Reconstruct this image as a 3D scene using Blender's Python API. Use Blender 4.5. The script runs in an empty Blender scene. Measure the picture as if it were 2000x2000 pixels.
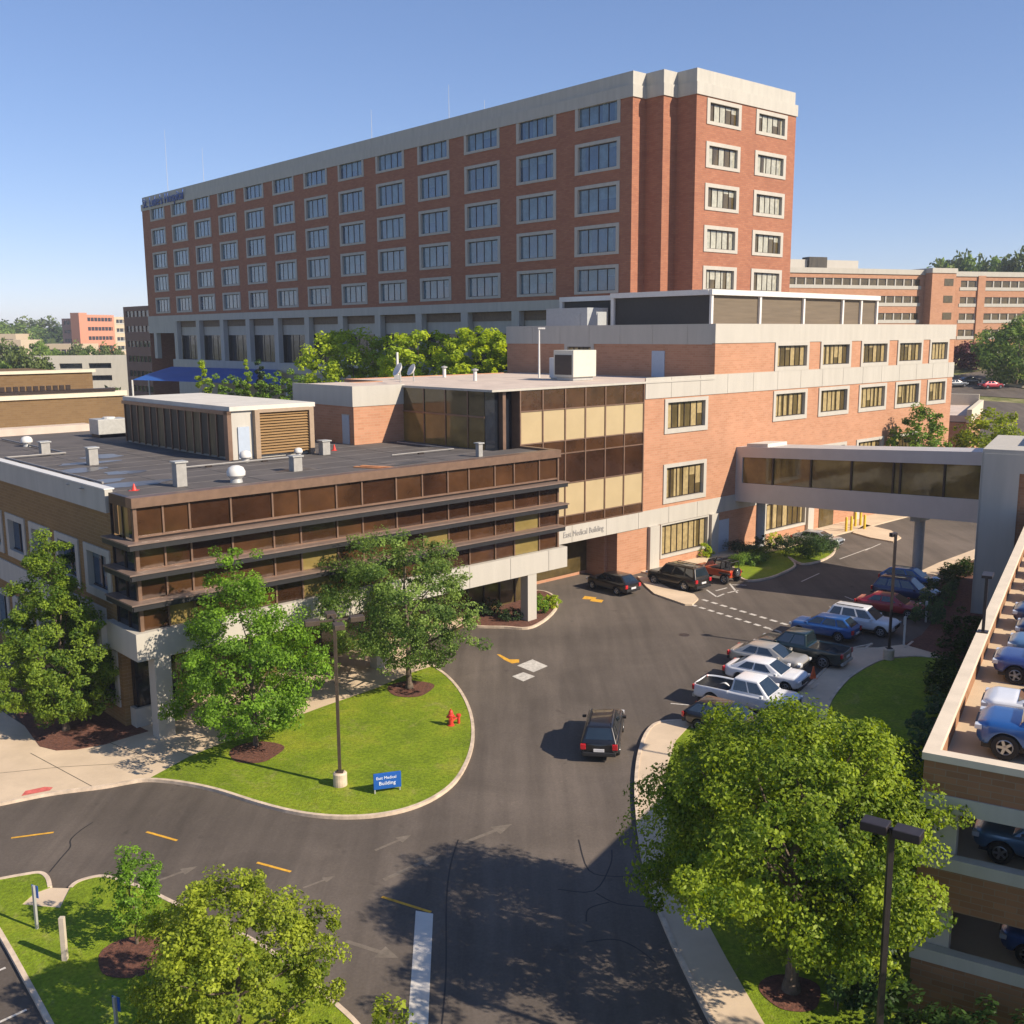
import bpy, bmesh, math, random
import numpy as np
from mathutils import Matrix, Vector
from mathutils.geometry import tessellate_polygon
R = math.radians
random.seed(7); RNG = np.random.default_rng(11)
S = bpy.context.scene
COL = S.collection

# ------------------------------------------------------------------ camera
FPX, PITCH, ROLL, CAMH = 2005.0, R(9.86), R(-0.33), 20.0
_f = np.array([0, math.cos(PITCH), -math.sin(PITCH)]); _u = np.array([0, math.sin(PITCH), math.cos(PITCH)]); _r = np.array([1., 0, 0])
_c, _s = math.cos(ROLL), math.sin(ROLL)
CR, CU = _c*_r + _s*_u, -_s*_r + _c*_u
CM = np.array([CR, CU, _f])
cam_d = bpy.data.cameras.new('camera'); cam = bpy.data.objects.new('camera', cam_d); COL.objects.link(cam)
m = Matrix.Identity(4)
for i in range(3):
    m[i][0] = CR[i]; m[i][1] = CU[i]; m[i][2] = -_f[i]
m[0][3], m[1][3], m[2][3] = 0, 0, CAMH
cam.matrix_world = m
cam_d.sensor_width = 36; cam_d.lens = 36*FPX/2000; cam_d.clip_start = .5; cam_d.clip_end = 9000
S.camera = cam
# ------------------------------------------------------------------ world, sun, exposure
SUN_AZ, SUN_EL = 118.5, 34.5
W = bpy.data.worlds.new('World'); S.world = W; W.use_nodes = True
nt = W.node_tree; nt.nodes.clear()
sky = nt.nodes.new('ShaderNodeTexSky'); sky.sky_type = 'NISHITA'; sky.sun_disc = False
sky.sun_elevation = R(SUN_EL); sky.sun_rotation = R(SUN_AZ); sky.altitude = 150; sky.air_density = .85; sky.dust_density = .1; sky.ozone_density = 5
bg = nt.nodes.new('ShaderNodeBackground'); bg.inputs[1].default_value = .132
wo = nt.nodes.new('ShaderNodeOutputWorld'); gm = nt.nodes.new('ShaderNodeGamma'); gm.inputs[1].default_value = .74; nt.links.new(sky.outputs[0], gm.inputs[0]); hs_ = nt.nodes.new('ShaderNodeHueSaturation'); hs_.inputs['Saturation'].default_value = 1.12; nt.links.new(gm.outputs[0], hs_.inputs['Color']); tn_ = nt.nodes.new('ShaderNodeMixRGB'); tn_.blend_type = 'MULTIPLY'; tn_.inputs[0].default_value = 1; tn_.inputs[2].default_value = (1.08, .97, 1.06, 1); nt.links.new(hs_.outputs[0], tn_.inputs[1]); nt.links.new(tn_.outputs[0], bg.inputs[0]); nt.links.new(bg.outputs[0], wo.inputs[0])
sd = bpy.data.lights.new('sun', 'SUN'); sd.energy = 4.8; sd.angle = R(.55); sd.color = (1, .87, .70)
sun = bpy.data.objects.new('sun', sd); COL.objects.link(sun)
to_sun = Vector((math.sin(R(SUN_AZ))*math.cos(R(SUN_EL)), math.cos(R(SUN_AZ))*math.cos(R(SUN_EL)), math.sin(R(SUN_EL))))
sun.rotation_euler = to_sun.to_track_quat('Z', 'Y').to_euler()
S.view_settings.view_transform = 'Standard'; S.view_settings.look = 'None'
S.view_settings.exposure = .68; S.view_settings.gamma = 1
S.render.engine = 'CYCLES'
S.cycles.max_bounces = 6; S.cycles.transparent_max_bounces = 6

# ------------------------------------------------------------------ geometry of the place
AZB = R(47.2)                                     # direction of the long sunlit facades
U2 = np.array([math.sin(AZB), math.cos(AZB)]); N2 = np.array([math.cos(AZB), -math.sin(AZB)])
F0 = np.array([11.983, 85.737])
ZB = [(-3000, -2.4), (-75, -2.4), (-46, -1.3), (-24, -.35), (-14, 0), (3000, 0)]
def zu(u): return float(np.interp(u, [a for a, b in ZB], [b for a, b in ZB]))
def zg(x, y): return zu((x-F0[0])*U2[0]+(y-F0[1])*U2[1])
def ray(x, y): return CM.T @ np.array([(x-1000)/FPX, (1000-y)/FPX, 1.])
def at(x, y, z=None):
    """point of the ground (or of height z) seen at photograph pixel x, y"""
    d = ray(x, y); h = 0. if z is None else z
    for _ in range(40):
        t = (h-CAMH)/d[2]; p = d*t
        if z is None: h = .5*h + .5*zg(p[0], p[1])
        else: break
    return (float(p[0]), float(p[1]), float(h))
def atY(x, y, Y):
    d = ray(x, y)*Y/ray(x, y)[1]
    return (float(d[0]), float(d[1]), float(d[2]+CAMH))
def projh(P, y):
    lo, hi = -10, 120
    for _ in range(50):
        mm = (lo+hi)/2; c = CM @ (np.array([P[0], P[1], mm])-[0, 0, CAMH])
        if 1000-FPX*c[1]/c[2] > y: lo = mm
        else: hi = mm
    return mm

# ------------------------------------------------------------------ materials
MATS = {}
def mat(name, col, rough=.7, metal=0., spec=.5, var=.12, scale=3., bump=0., bscale=20., col2=None, coords='Object', ior=None, streak=None, coat=0.):
    if name in MATS: return MATS[name]
    M = bpy.data.materials.new(name); M.use_nodes = True; n = M.node_tree.nodes; L = M.node_tree.links
    b = n['Principled BSDF']; b.inputs['Roughness'].default_value = rough; b.inputs['Metallic'].default_value = metal
    b.inputs['Specular IOR Level'].default_value = spec
    if ior: b.inputs['IOR'].default_value = ior
    if coat: b.inputs['Coat Weight'].default_value = coat; b.inputs['Coat Roughness'].default_value = .03
    tc = n.new('ShaderNodeTexCoord'); nz = n.new('ShaderNodeTexNoise'); nz.inputs['Scale'].default_value = scale; nz.inputs['Detail'].default_value = 5; nz.inputs['Roughness'].default_value = .62
    src = tc.outputs['Object' if coords == 'World' else coords]
    if coords == 'World':
        g_ = n.new('ShaderNodeNewGeometry'); src = g_.outputs['Position']
    if streak:
        mp = n.new('ShaderNodeMapping'); mp.inputs['Scale'].default_value = streak; L.new(src, mp.inputs[0]); L.new(mp.outputs[0], nz.inputs[0])
    else: L.new(src, nz.inputs[0])
    mx = n.new('ShaderNodeMixRGB'); c = np.array(col); c2 = np.array(col2) if col2 is not None else None
    a = c*(1-var) if c2 is None else c; bb = np.minimum(c*(1+var), 1) if c2 is None else c2
    mx.inputs[1].default_value = (*a, 1); mx.inputs[2].default_value = (*bb, 1)
    mr = n.new('ShaderNodeMapRange'); mr.inputs[1].default_value = .3; mr.inputs[2].default_value = .7
    L.new(nz.outputs[0], mr.inputs[0]); L.new(mr.outputs[0], mx.inputs[0]); L.new(mx.outputs[0], b.inputs['Base Color'])
    if bump:
        n2 = n.new('ShaderNodeTexNoise'); n2.inputs['Scale'].default_value = bscale; n2.inputs['Detail'].default_value = 4; L.new(src, n2.inputs[0])
        bp = n.new('ShaderNodeBump'); bp.inputs['Strength'].default_value = bump; bp.inputs['Distance'].default_value = .05
        L.new(n2.outputs[0], bp.inputs['Height']); L.new(bp.outputs[0], b.inputs['Normal'])
    MATS[name] = M; return M
def brickmat(name, c1, c2, mortar, sc=1.0):
    M = bpy.data.materials.new(name); M.use_nodes = True; n = M.node_tree.nodes; L = M.node_tree.links; b = n['Principled BSDF']
    b.inputs['Roughness'].default_value = .85; b.inputs['Specular IOR Level'].default_value = .25
    tc = n.new('ShaderNodeTexCoord'); sep = n.new('ShaderNodeSeparateXYZ'); L.new(tc.outputs['Object'], sep.inputs[0])
    ad = n.new('ShaderNodeMath'); ad.operation = 'ADD'; L.new(sep.outputs[0], ad.inputs[0]); L.new(sep.outputs[1], ad.inputs[1])
    cb = n.new('ShaderNodeCombineXYZ'); L.new(ad.outputs[0], cb.inputs[0]); L.new(sep.outputs[2], cb.inputs[1])
    br = n.new('ShaderNodeTexBrick'); br.inputs['Scale'].default_value = sc; br.inputs['Brick Width'].default_value = .62; br.inputs['Row Height'].default_value = .2
    br.inputs['Mortar Size'].default_value = .014; br.inputs['Color1'].default_value = (*c1, 1); br.inputs['Color2'].default_value = (*c2, 1); br.inputs['Mortar'].default_value = (*mortar, 1)
    L.new(cb.outputs[0], br.inputs[0])
    nz = n.new('ShaderNodeTexNoise'); nz.inputs['Scale'].default_value = .5; nz.inputs['Detail'].default_value = 8; L.new(tc.outputs['Object'], nz.inputs[0])
    mr = n.new('ShaderNodeMapRange'); mr.inputs[3].default_value = .84; mr.inputs[4].default_value = 1.12; L.new(nz.outputs[0], mr.inputs[0])
    mx = n.new('ShaderNodeMixRGB'); mx.blend_type = 'MULTIPLY'; mx.inputs[0].default_value = 1; L.new(br.outputs[0], mx.inputs[1]); L.new(mr.outputs[0], mx.inputs[2]); L.new(mx.outputs[0], b.inputs['Base Color'])
    MATS[name] = M; return M
def glassmat(name, col, rough=.06, ior=1.9, var=.35, scale=.8, wav=.04):
    M = mat(name, col, rough=rough, var=var, scale=scale, ior=ior, spec=.5)
    n = M.node_tree.nodes; L = M.node_tree.links
    tc = n.new('ShaderNodeTexCoord'); nz = n.new('ShaderNodeTexNoise'); nz.inputs['Scale'].default_value = .9; L.new(tc.outputs['Object'], nz.inputs[0])
    bp = n.new('ShaderNodeBump'); bp.inputs['Strength'].default_value = wav; bp.inputs['Distance'].default_value = .3; L.new(nz.outputs[0], bp.inputs['Height']); L.new(bp.outputs[0], n['Principled BSDF'].inputs['Normal'])
    return M
def leafmat(name, dark, light, trans=.35):
    M = bpy.data.materials.new(name); M.use_nodes = True; n = M.node_tree.nodes; L = M.node_tree.links; n.clear()
    at_ = n.new('ShaderNodeAttribute'); at_.attribute_name = 'tone'
    mx = n.new('ShaderNodeMixRGB'); mx.inputs[1].default_value = (*dark, 1); mx.inputs[2].default_value = (*light, 1); L.new(at_.outputs['Fac'], mx.inputs[0])
    d = n.new('ShaderNodeBsdfPrincipled'); d.inputs['Roughness'].default_value = .5; d.inputs['Specular IOR Level'].default_value = .2; L.new(mx.outputs[0], d.inputs['Base Color'])
    t = n.new('ShaderNodeBsdfTranslucent')
    hs = n.new('ShaderNodeHueSaturation'); hs.inputs['Hue'].default_value = .485; hs.inputs['Value'].default_value = 1.5; hs.inputs['Saturation'].default_value = 1.1; L.new(mx.outputs[0], hs.inputs['Color']); L.new(hs.outputs[0], t.inputs[0])
    ms = n.new('ShaderNodeMixShader'); ms.inputs[0].default_value = trans; L.new(d.outputs[0], ms.inputs[1]); L.new(t.outputs[0], ms.inputs[2])
    o = n.new('ShaderNodeOutputMaterial'); L.new(ms.outputs[0], o.inputs[0]); MATS[name] = M; return M

brick_t = brickmat('tower_brick', (.36, .155, .09), (.30, .12, .07), (.22, .12, .09))
brick_o = brickmat('orange_brick', (.45, .23, .14), (.39, .19, .11), (.42, .27, .17))
brick_l = brickmat('clinic_brick', (.255, .155, .06), (.22, .13, .05), (.28, .19, .11))
brick_g = brickmat('garage_brick', (.32, .16, .085), (.24, .12, .06), (.26, .18, .12))
precast = mat('precast', (.42, .40, .355), .8, var=.08, scale=1.6, streak=(1, 1, .15))
precast_w = mat('precast_white', (.42, .395, .345), .75, var=.06, scale=1.4, streak=(1, 1, .12))
bronze = mat('bronze_metal', (.20, .125, .085), .45, metal=.4, var=.15, scale=2)
bronze_d = mat('dark_bronze', (.035, .024, .02), .4, metal=.3, var=.2)
shelfm = mat('sunshade_metal', (.21, .15, .12), .5, metal=.3, var=.15)
panel_b = glassmat('bronze_panel', (.058, .027, .012), .13, 1.7, var=.5, scale=.35, wav=.12)
panel_b2 = glassmat('bronze_panel_dark', (.036, .016, .008), .12, 1.7, var=.5, scale=.4, wav=.12)
blind = glassmat('blind_glass', (.42, .33, .19), .2, 1.5, var=.06, scale=.5, wav=.02)
blind_d = glassmat('blind_glass_dim', (.20, .15, .05), .15, 1.6, var=.2)
gl_cur = glassmat('curtain_behind_glass', (.33, .255, .125), .12, 1.5, var=.25, scale=2.5)
gl_drk = glassmat('dark_bronze_glass', (.085, .062, .025), .08, 1.6)
gl_blu = glassmat('blue_glass', (.028, .066, .125), .06, 1.9)
gl_blc = glassmat('blue_glass_curtain', (.10, .16, .21), .08, 1.7)
gl_nav = glassmat('navy_glazing', (.012, .015, .022), .1, 1.6)
gl_brg = glassmat('bridge_glass', (.17, .115, .035), .06, 1.6, var=.6, scale=.3, wav=.025)
roof_d = mat('dark_membrane', (.085, .075, .07), .85, var=.25, scale=.35, bump=.2, bscale=6)
roof_l = mat('pale_roof', (.52, .43, .36), .9, var=.14, scale=.5)
roof_w = mat('white_roof', (.55, .52, .46), .8, var=.1, scale=.6)
steel = mat('galvanised', (.42, .42, .40), .5, metal=.3, var=.12, scale=4)
whitep = mat('white_paint', (.60, .59, .56), .5, var=.05, scale=3)
greyp = mat('grey_paint', (.33, .35, .36), .5, var=.08)
doorp = mat('door_paint', (.36, .42, .50), .5, var=.05)
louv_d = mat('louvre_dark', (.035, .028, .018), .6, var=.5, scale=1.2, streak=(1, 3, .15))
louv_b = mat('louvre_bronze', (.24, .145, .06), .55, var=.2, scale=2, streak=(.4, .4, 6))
screen_sh = mat('screen_shaded', (.03, .028, .026), .7, var=.15)  # shade of the left-facing screens put into a darker colour
screen_o = mat('screen_olive', (.13, .10, .065), .7, var=.18, scale=1, streak=(.3, .3, 5))
concrete = mat('concrete', (.56, .44, .31), .9, var=.12, scale=.5, bump=.1, bscale=12, coords='World')
kerbm = mat('kerb_concrete', (.55, .44, .33), .85, var=.28, scale=1.8, coords='World')
deckm = mat('deck_concrete', (.50, .39, .26), .9, var=.14, scale=.35, bump=.1, coords='World')
mulch = mat('mulch', (.12, .048, .03), .95, var=.5, scale=6, bump=.8, bscale=14, coords='World')
yellow = mat('yellow_marking', (.62, .33, .03), .8, var=.25, scale=5, coords='World')
whitel = mat('white_marking', (.50, .47, .42), .8, var=.25, scale=5, coords='World')
fadedl = mat('worn_marking', (.155, .128, .10), .85, var=.25, scale=4, coords='World')
redm = mat('red_marking', (.55, .12, .10), .8, var=.3, scale=4, coords='World')
tar = mat('tar_seal', (.018, .017, .018), .6, var=.2, coords='World')
pole_b = mat('lamp_bronze', (.10, .075, .055), .45, metal=.4, var=.2)
pole_d = mat('lamp_dark', (.035, .028, .03), .45, metal=.3, var=.2)
bark = mat('bark', (.12, .09, .065), .95, var=.4, scale=6, bump=.6, bscale=18)
bluec = mat('blue_canvas', (.012, .08, .32), .6, var=.12, scale=.4)
redp = mat('red_paint', (.55, .045, .03), .4, var=.1)
blues = mat('sign_blue', (.01, .09, .38), .45, var=.08)
text_bl = mat('letter_blue', (.03, .075, .27), .5, var=.05)
text_gr = mat('letter_grey', (.27, .26, .25), .6, var=.05)
text_wh = mat('letter_white', (.75, .77, .85), .5, var=.05)
yelp = mat('yellow_paint', (.62, .42, .02), .5, var=.1)
orangep = mat('orange_plastic', (.7, .12, .03), .5, var=.1)
# cars
tyre = mat('tyre', (.015, .015, .016), .85, var=.2); rim = mat('rim', (.42, .43, .45), .3, metal=.8, var=.1)
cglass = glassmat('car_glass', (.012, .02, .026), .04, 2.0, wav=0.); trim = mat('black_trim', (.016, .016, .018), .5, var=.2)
lampr = mat('tail_lamp', (.45, .012, .02), .15, var=.1, coat=.6); lampw = mat('head_lamp', (.55, .57, .6), .1, var=.1, coat=.6); plate = mat('number_plate', (.6, .6, .62), .4, var=.04)
PAINT = {k: mat('paint_'+k, c, .32, metal=mt, var=.04, coat=.8) for k, (c, mt) in dict(
    black=((.008, .008, .010), .0), brown=((.022, .018, .015), .2), orange=((.48, .075, .02), .1), silver=((.40, .42, .44), .5), white=((.70, .71, .73), 0),
    champagne=((.42, .40, .36), .4), green=((.006, .022, .027), .2), navy=((.015, .035, .11), .3), blue=((.02, .10, .32), .3), red=((.32, .012, .025), .2),
    crimson=((.55, .015, .06), .1), steel=((.10, .20, .34), .4), mid=((.03, .055, .20), .3), slate=((.10, .15, .19), .4), grey=((.16, .17, .18), .4)).items()}

def asphalt():
    M = bpy.data.materials.new('asphalt'); M.use_nodes = True; n = M.node_tree.nodes; L = M.node_tree.links; b = n['Principled BSDF']
    b.inputs['Roughness'].default_value = .88; b.inputs['Specular IOR Level'].default_value = .3
    g_ = n.new('ShaderNodeNewGeometry')
    def noise(s, d=6, r=.6, dist=0., m=None):
        z = n.new('ShaderNodeTexNoise'); z.inputs['Scale'].default_value = s; z.inputs['Detail'].default_value = d; z.inputs['Roughness'].default_value = r; z.inputs['Distortion'].default_value = dist
        if m:
            mp = n.new('ShaderNodeMapping'); mp.inputs['Rotation'].default_value = (0, 0, m[0]); mp.inputs['Scale'].default_value = m[1]; L.new(g_.outputs['Position'], mp.inputs[0]); L.new(mp.outputs[0], z.inputs[0])
        else: L.new(g_.outputs['Position'], z.inputs[0])
        return z
    def ramp(src, a, b_, lo, hi):
        r_ = n.new('ShaderNodeMapRange'); r_.inputs[1].default_value = a; r_.inputs[2].default_value = b_; r_.inputs[3].default_value = lo; r_.inputs[4].default_value = hi; L.new(src, r_.inputs[0]); return r_.outputs[0]
    def mul(a, b_):
        q = n.new('ShaderNodeMath'); q.operation = 'MULTIPLY'; L.new(a, q.inputs[0]); L.new(b_, q.inputs[1]); return q.outputs[0]
    v = mul(ramp(noise(.06, 4, .55, 1.).outputs[0], .3, .7, .80, 1.18), ramp(noise(.22, 6, .65, .8).outputs[0], .3, .7, .88, 1.12))
    v = mul(v, ramp(noise(1.0, 5, .6, 0, (R(12), (.9, .05, 1))).outputs[0], .32, .68, .84, 1.14))
    v = mul(v, ramp(noise(1.4, 5, .6, .6, (R(-70), (.6, .06, 1))).outputs[0], .35, .66, .90, 1.09))
    v = mul(v, ramp(noise(9, 3).outputs[0], .3, .7, .90, 1.10)); v = mul(v, ramp(noise(.9, 3, .5, .3).outputs[0], .68, .76, 1, .72)); v = mul(v, ramp(noise(.035, 3, .5, .5).outputs[0], .35, .65, .84, 1.1))
    # worn pale scuffs
    sc = ramp(noise(.8, 8, .75, 2.5).outputs[0], .60, .70, 0, .30)
    mx = n.new('ShaderNodeMixRGB'); mx.inputs[1].default_value = (.112, .092, .076, 1); mx.inputs[2].default_value = (.20, .165, .13, 1); L.new(sc, mx.inputs[0])
    m2 = n.new('ShaderNodeMixRGB'); m2.blend_type = 'MULTIPLY'; m2.inputs[0].default_value = 1; L.new(mx.outputs[0], m2.inputs[1])
    L.new(v, m2.inputs[2]); L.new(m2.outputs[0], b.inputs['Base Color'])
    bp = n.new('ShaderNodeBump'); bp.inputs['Strength'].default_value = .25; bp.inputs['Distance'].default_value = .02; L.new(noise(30, 3).outputs[0], bp.inputs['Height']); L.new(bp.outputs[0], b.inputs['Normal'])
    MATS['asphalt'] = M; return M
asph = asphalt()
def grassmat(name, a, b_, c_):
    M = bpy.data.materials.new(name); M.use_nodes = True; n = M.node_tree.nodes; L = M.node_tree.links; b = n['Principled BSDF']; b.inputs['Roughness'].default_value = .9; b.inputs['Specular IOR Level'].default_value = .2
    g_ = n.new('ShaderNodeNewGeometry')
    z = n.new('ShaderNodeTexNoise'); z.inputs['Scale'].default_value = .35; z.inputs['Detail'].default_value = 9; z.inputs['Roughness'].default_value = .68; L.new(g_.outputs['Position'], z.inputs[0])
    r_ = n.new('ShaderNodeValToRGB'); r_.color_ramp.elements[0].position = .34; r_.color_ramp.elements[0].color = (*a, 1); r_.color_ramp.elements[1].position = .68; r_.color_ramp.elements[1].color = (*c_, 1)
    e = r_.color_ramp.elements.new(.5); e.color = (*b_, 1); L.new(z.outputs[0], r_.inputs[0])
    zp = n.new('ShaderNodeTexNoise'); zp.inputs['Scale'].default_value = .55; zp.inputs['Detail'].default_value = 10; zp.inputs['Roughness'].default_value = .75; zp.inputs['Distortion'].default_value = 1.2; L.new(g_.outputs['Position'], zp.inputs[0])
    rp = n.new('ShaderNodeMapRange'); rp.inputs[1].default_value = .56; rp.inputs[2].default_value = .70; rp.inputs[4].default_value = .55; L.new(zp.outputs[0], rp.inputs[0])
    dm = n.new('ShaderNodeMixRGB'); dm.inputs[2].default_value = (.30, .26, .10, 1); L.new(rp.outputs[0], dm.inputs[0]); L.new(r_.outputs[0], dm.inputs[1])
    z2 = n.new('ShaderNodeTexNoise'); z2.inputs['Scale'].default_value = 7; z2.inputs['Detail'].default_value = 6; L.new(g_.outputs['Position'], z2.inputs[0])
    mr = n.new('ShaderNodeMapRange'); mr.inputs[1].default_value = .3; mr.inputs[2].default_value = .7; mr.inputs[3].default_value = .7; mr.inputs[4].default_value = 1.3; L.new(z2.outputs[0], mr.inputs[0])
    mx = n.new('ShaderNodeMixRGB'); mx.blend_type = 'MULTIPLY'; mx.inputs[0].default_value = 1; L.new(dm.outputs[0], mx.inputs[1]); L.new(mr.outputs[0], mx.inputs[2]); L.new(mx.outputs[0], b.inputs['Base Color'])
    bp = n.new('ShaderNodeBump'); bp.inputs['Strength'].default_value = .7; bp.inputs['Distance'].default_value = .06
    z3 = n.new('ShaderNodeTexNoise'); z3.inputs['Scale'].default_value = 16; z3.inputs['Detail'].default_value = 5; L.new(g_.outputs['Position'], z3.inputs[0]); L.new(z3.outputs[0], bp.inputs['Height']); L.new(bp.outputs[0], b.inputs['Normal'])
    MATS[name] = M; return M
grass = grassmat('lawn', (.12, .175, .010), (.165, .23, .012), (.235, .26, .022))
field = grassmat('far_field', (.10, .12, .035), (.17, .17, .06), (.30, .26, .14))

# ------------------------------------------------------------------ mesh helpers
class MB:
    def __init__(s): s.v = []; s.f = []; s.m = []
    def quad(s, *p, mi=0):
        i = len(s.v); s.v += [tuple(q) for q in p]; s.f.append(tuple(range(i, i+len(p)))); s.m.append(mi); return s
    def box(s, x0, x1, y0, y1, z0, z1, mi=0):
        i = len(s.v); s.v += [(x0, y0, z0), (x1, y0, z0), (x1, y1, z0), (x0, y1, z0), (x0, y0, z1), (x1, y0, z1), (x1, y1, z1), (x0, y1, z1)]
        for q in ((0, 3, 2, 1), (4, 5, 6, 7), (0, 1, 5, 4), (1, 2, 6, 5), (2, 3, 7, 6), (3, 0, 4, 7)): s.f.append(tuple(i+k for k in q)); s.m.append(mi)
        return s
    def tube(s, p0, p1, r0, r1=None, n=10, mi=0, cap=True):
        r1 = r0 if r1 is None else r1; a = Vector(p0); b = Vector(p1); d = (b-a).normalized(); q = d.to_track_quat('Z', 'Y'); i = len(s.v)
        for c, r in ((a, r0), (b, r1)):
            for k in range(n):
                t = 2*math.pi*k/n; s.v.append(tuple(c + q @ Vector((r*math.cos(t), r*math.sin(t), 0))))
        for k in range(n): k2 = (k+1) % n; s.f.append((i+k, i+k2, i+n+k2, i+n+k)); s.m.append(mi)
        if cap: s.f.append(tuple(i+k for k in reversed(range(n)))); s.m.append(mi); s.f.append(tuple(i+n+k for k in range(n))); s.m.append(mi)
        return s
    def lathe(s, prof, n=14, c=(0, 0, 0), mi=0):
        i = len(s.v)
        for r, z in prof:
            for k in range(n): t = 2*math.pi*k/n; s.v.append((c[0]+r*math.cos(t), c[1]+r*math.sin(t), c[2]+z))
        for j in range(len(prof)-1):
            for k in range(n): k2 = (k+1) % n; s.f.append((i+j*n+k, i+j*n+k2, i+(j+1)*n+k2, i+(j+1)*n+k)); s.m.append(mi)
        return s
    def prism(s, pts, z0, z1, mi=0):
        i = len(s.v); n = len(pts); s.v += [(p[0], p[1], z0) for p in pts]+[(p[0], p[1], z1) for p in pts]
        s.f.append(tuple(i+k for k in reversed(range(n)))); s.m.append(mi); s.f.append(tuple(i+n+k for k in range(n))); s.m.append(mi)
        for k in range(n): k2 = (k+1) % n; s.f.append((i+k, i+k2, i+n+k2, i+n+k)); s.m.append(mi)
        return s
    def mesh(s, name, mats, smooth=False, bevel=0.):
        me = bpy.data.meshes.new(name); me.from_pydata(s.v, [], s.f)
        for m_ in (mats if isinstance(mats, (list, tuple)) else [mats]): me.materials.append(m_)
        me.polygons.foreach_set('material_index', s.m); me.update()
        b = bmesh.new(); b.from_mesh(me)
        if bevel:
            bmesh.ops.remove_doubles(b, verts=b.verts, dist=1e-4)
            es = [e for e in b.edges if len(e.link_faces) == 2 and e.calc_face_angle(0) > .35]
            bmesh.ops.bevel(b, geom=es, offset=bevel, segments=3, profile=.6, affect='EDGES', clamp_overlap=True)
        bmesh.ops.recalc_face_normals(b, faces=b.faces) if not getattr(s, 'keep', False) else None
        b.to_mesh(me); b.free()
        if smooth:
            me.polygons.foreach_set('use_smooth', [True]*len(me.polygons)); me.set_sharp_from_angle(angle=R(38))
        return me
    def obj(s, name, mats, parent=None, smooth=False, bevel=0.):
        return link(name, s.mesh(name, mats, smooth, bevel), parent)
def link(name, me, parent=None, loc=None, rz=None):
    o = bpy.data.objects.new(name, me); COL.objects.link(o)
    if parent: o.parent = parent
    if loc is not None: o.location = loc
    if rz is not None: o.rotation_euler = (0, 0, rz)
    return o
def tag(o, label=None, cat=None, group=None, kind=None):
    for k, v in (('label', label), ('category', cat), ('group', group), ('kind', kind)):
        if v: o[k] = v
    return o
def thing(name, label, cat, loc=(0, 0, 0), rz=0, group=None):
    o = bpy.data.objects.new(name, None); COL.objects.link(o); o.location = loc; o.rotation_euler = (0, 0, rz); o.empty_display_size = .5
    return tag(o, label, cat, group)
def copy_tree(o, parent=None):
    c = o.copy(); COL.objects.link(c)
    if parent: c.parent = parent
    for ch in KIDS.get(o.name, []): copy_tree(ch, c)
    return c
KIDS = {}
def index_kids(root):
    KIDS.clear()
    for o in bpy.data.objects:
        if o.parent: KIDS.setdefault(o.parent.name, []).append(o)
def azrot(az): return R(90-az)                    # local +x points along compass azimuth az (deg, clockwise from +Y)

# ------------------------------------------------------------------ ground sheets draped on the slope
def drape(name, pts, dz, mats, skirt=0., kind='structure', label=None, cat=None, group=None, parent=None):
    b = bmesh.new(); pts = [p for i, p in enumerate(pts) if math.hypot(p[0]-pts[i-1][0], p[1]-pts[i-1][1]) > .01]
    vs = [b.verts.new((p[0], p[1], 0)) for p in pts]
    for tr in tessellate_polygon([[Vector((p[0], p[1], 0)) for p in pts]]):
        try: b.faces.new([vs[i] for i in tr])
        except ValueError: pass
    for u, _ in ZB[1:-1]:
        c = F0+u*U2
        bmesh.ops.bisect_plane(b, geom=b.verts[:]+b.edges[:]+b.faces[:], plane_co=(c[0], c[1], 0), plane_no=(U2[0], U2[1], 0))
    for v in b.verts: v.co.z = zg(v.co.x, v.co.y)+dz
    for f in b.faces:
        f.normal_update()
        if f.normal.z < 0: f.normal_flip()
    if skirt:
        be = [e for e in b.edges if len(e.link_faces) == 1]
        r_ = bmesh.ops.extrude_edge_only(b, edges=be)
        for g_ in r_['geom']:
            if isinstance(g_, bmesh.types.BMVert): g_.co.z -= skirt
        bmesh.ops.recalc_face_normals(b, faces=b.faces)
    me = bpy.data.meshes.new(name); b.to_mesh(me); b.free()
    for m_ in (mats if isinstance(mats, (list, tuple)) else [mats]): me.materials.append(m_)
    o = link(name, me, parent); tag(o, label, cat, group, kind); return o
def P(*px): return [at(x, y)[:2] for x, y in px]
def smooth_line(pts, n=4):
    out = []
    for i in range(len(pts)-1):
        p0 = np.array(pts[max(i-1, 0)]); p1 = np.array(pts[i]); p2 = np.array(pts[i+1]); p3 = np.array(pts[min(i+2, len(pts)-1)])
        for k in range(n):
            t = k/n; out.append(tuple(.5*((2*p1)+(p2-p0)*t+(2*p0-5*p1+4*p2-p3)*t*t+(3*p1-p0-3*p2+p3)*t**3)))
    out.append(tuple(pts[-1])); return out
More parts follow.
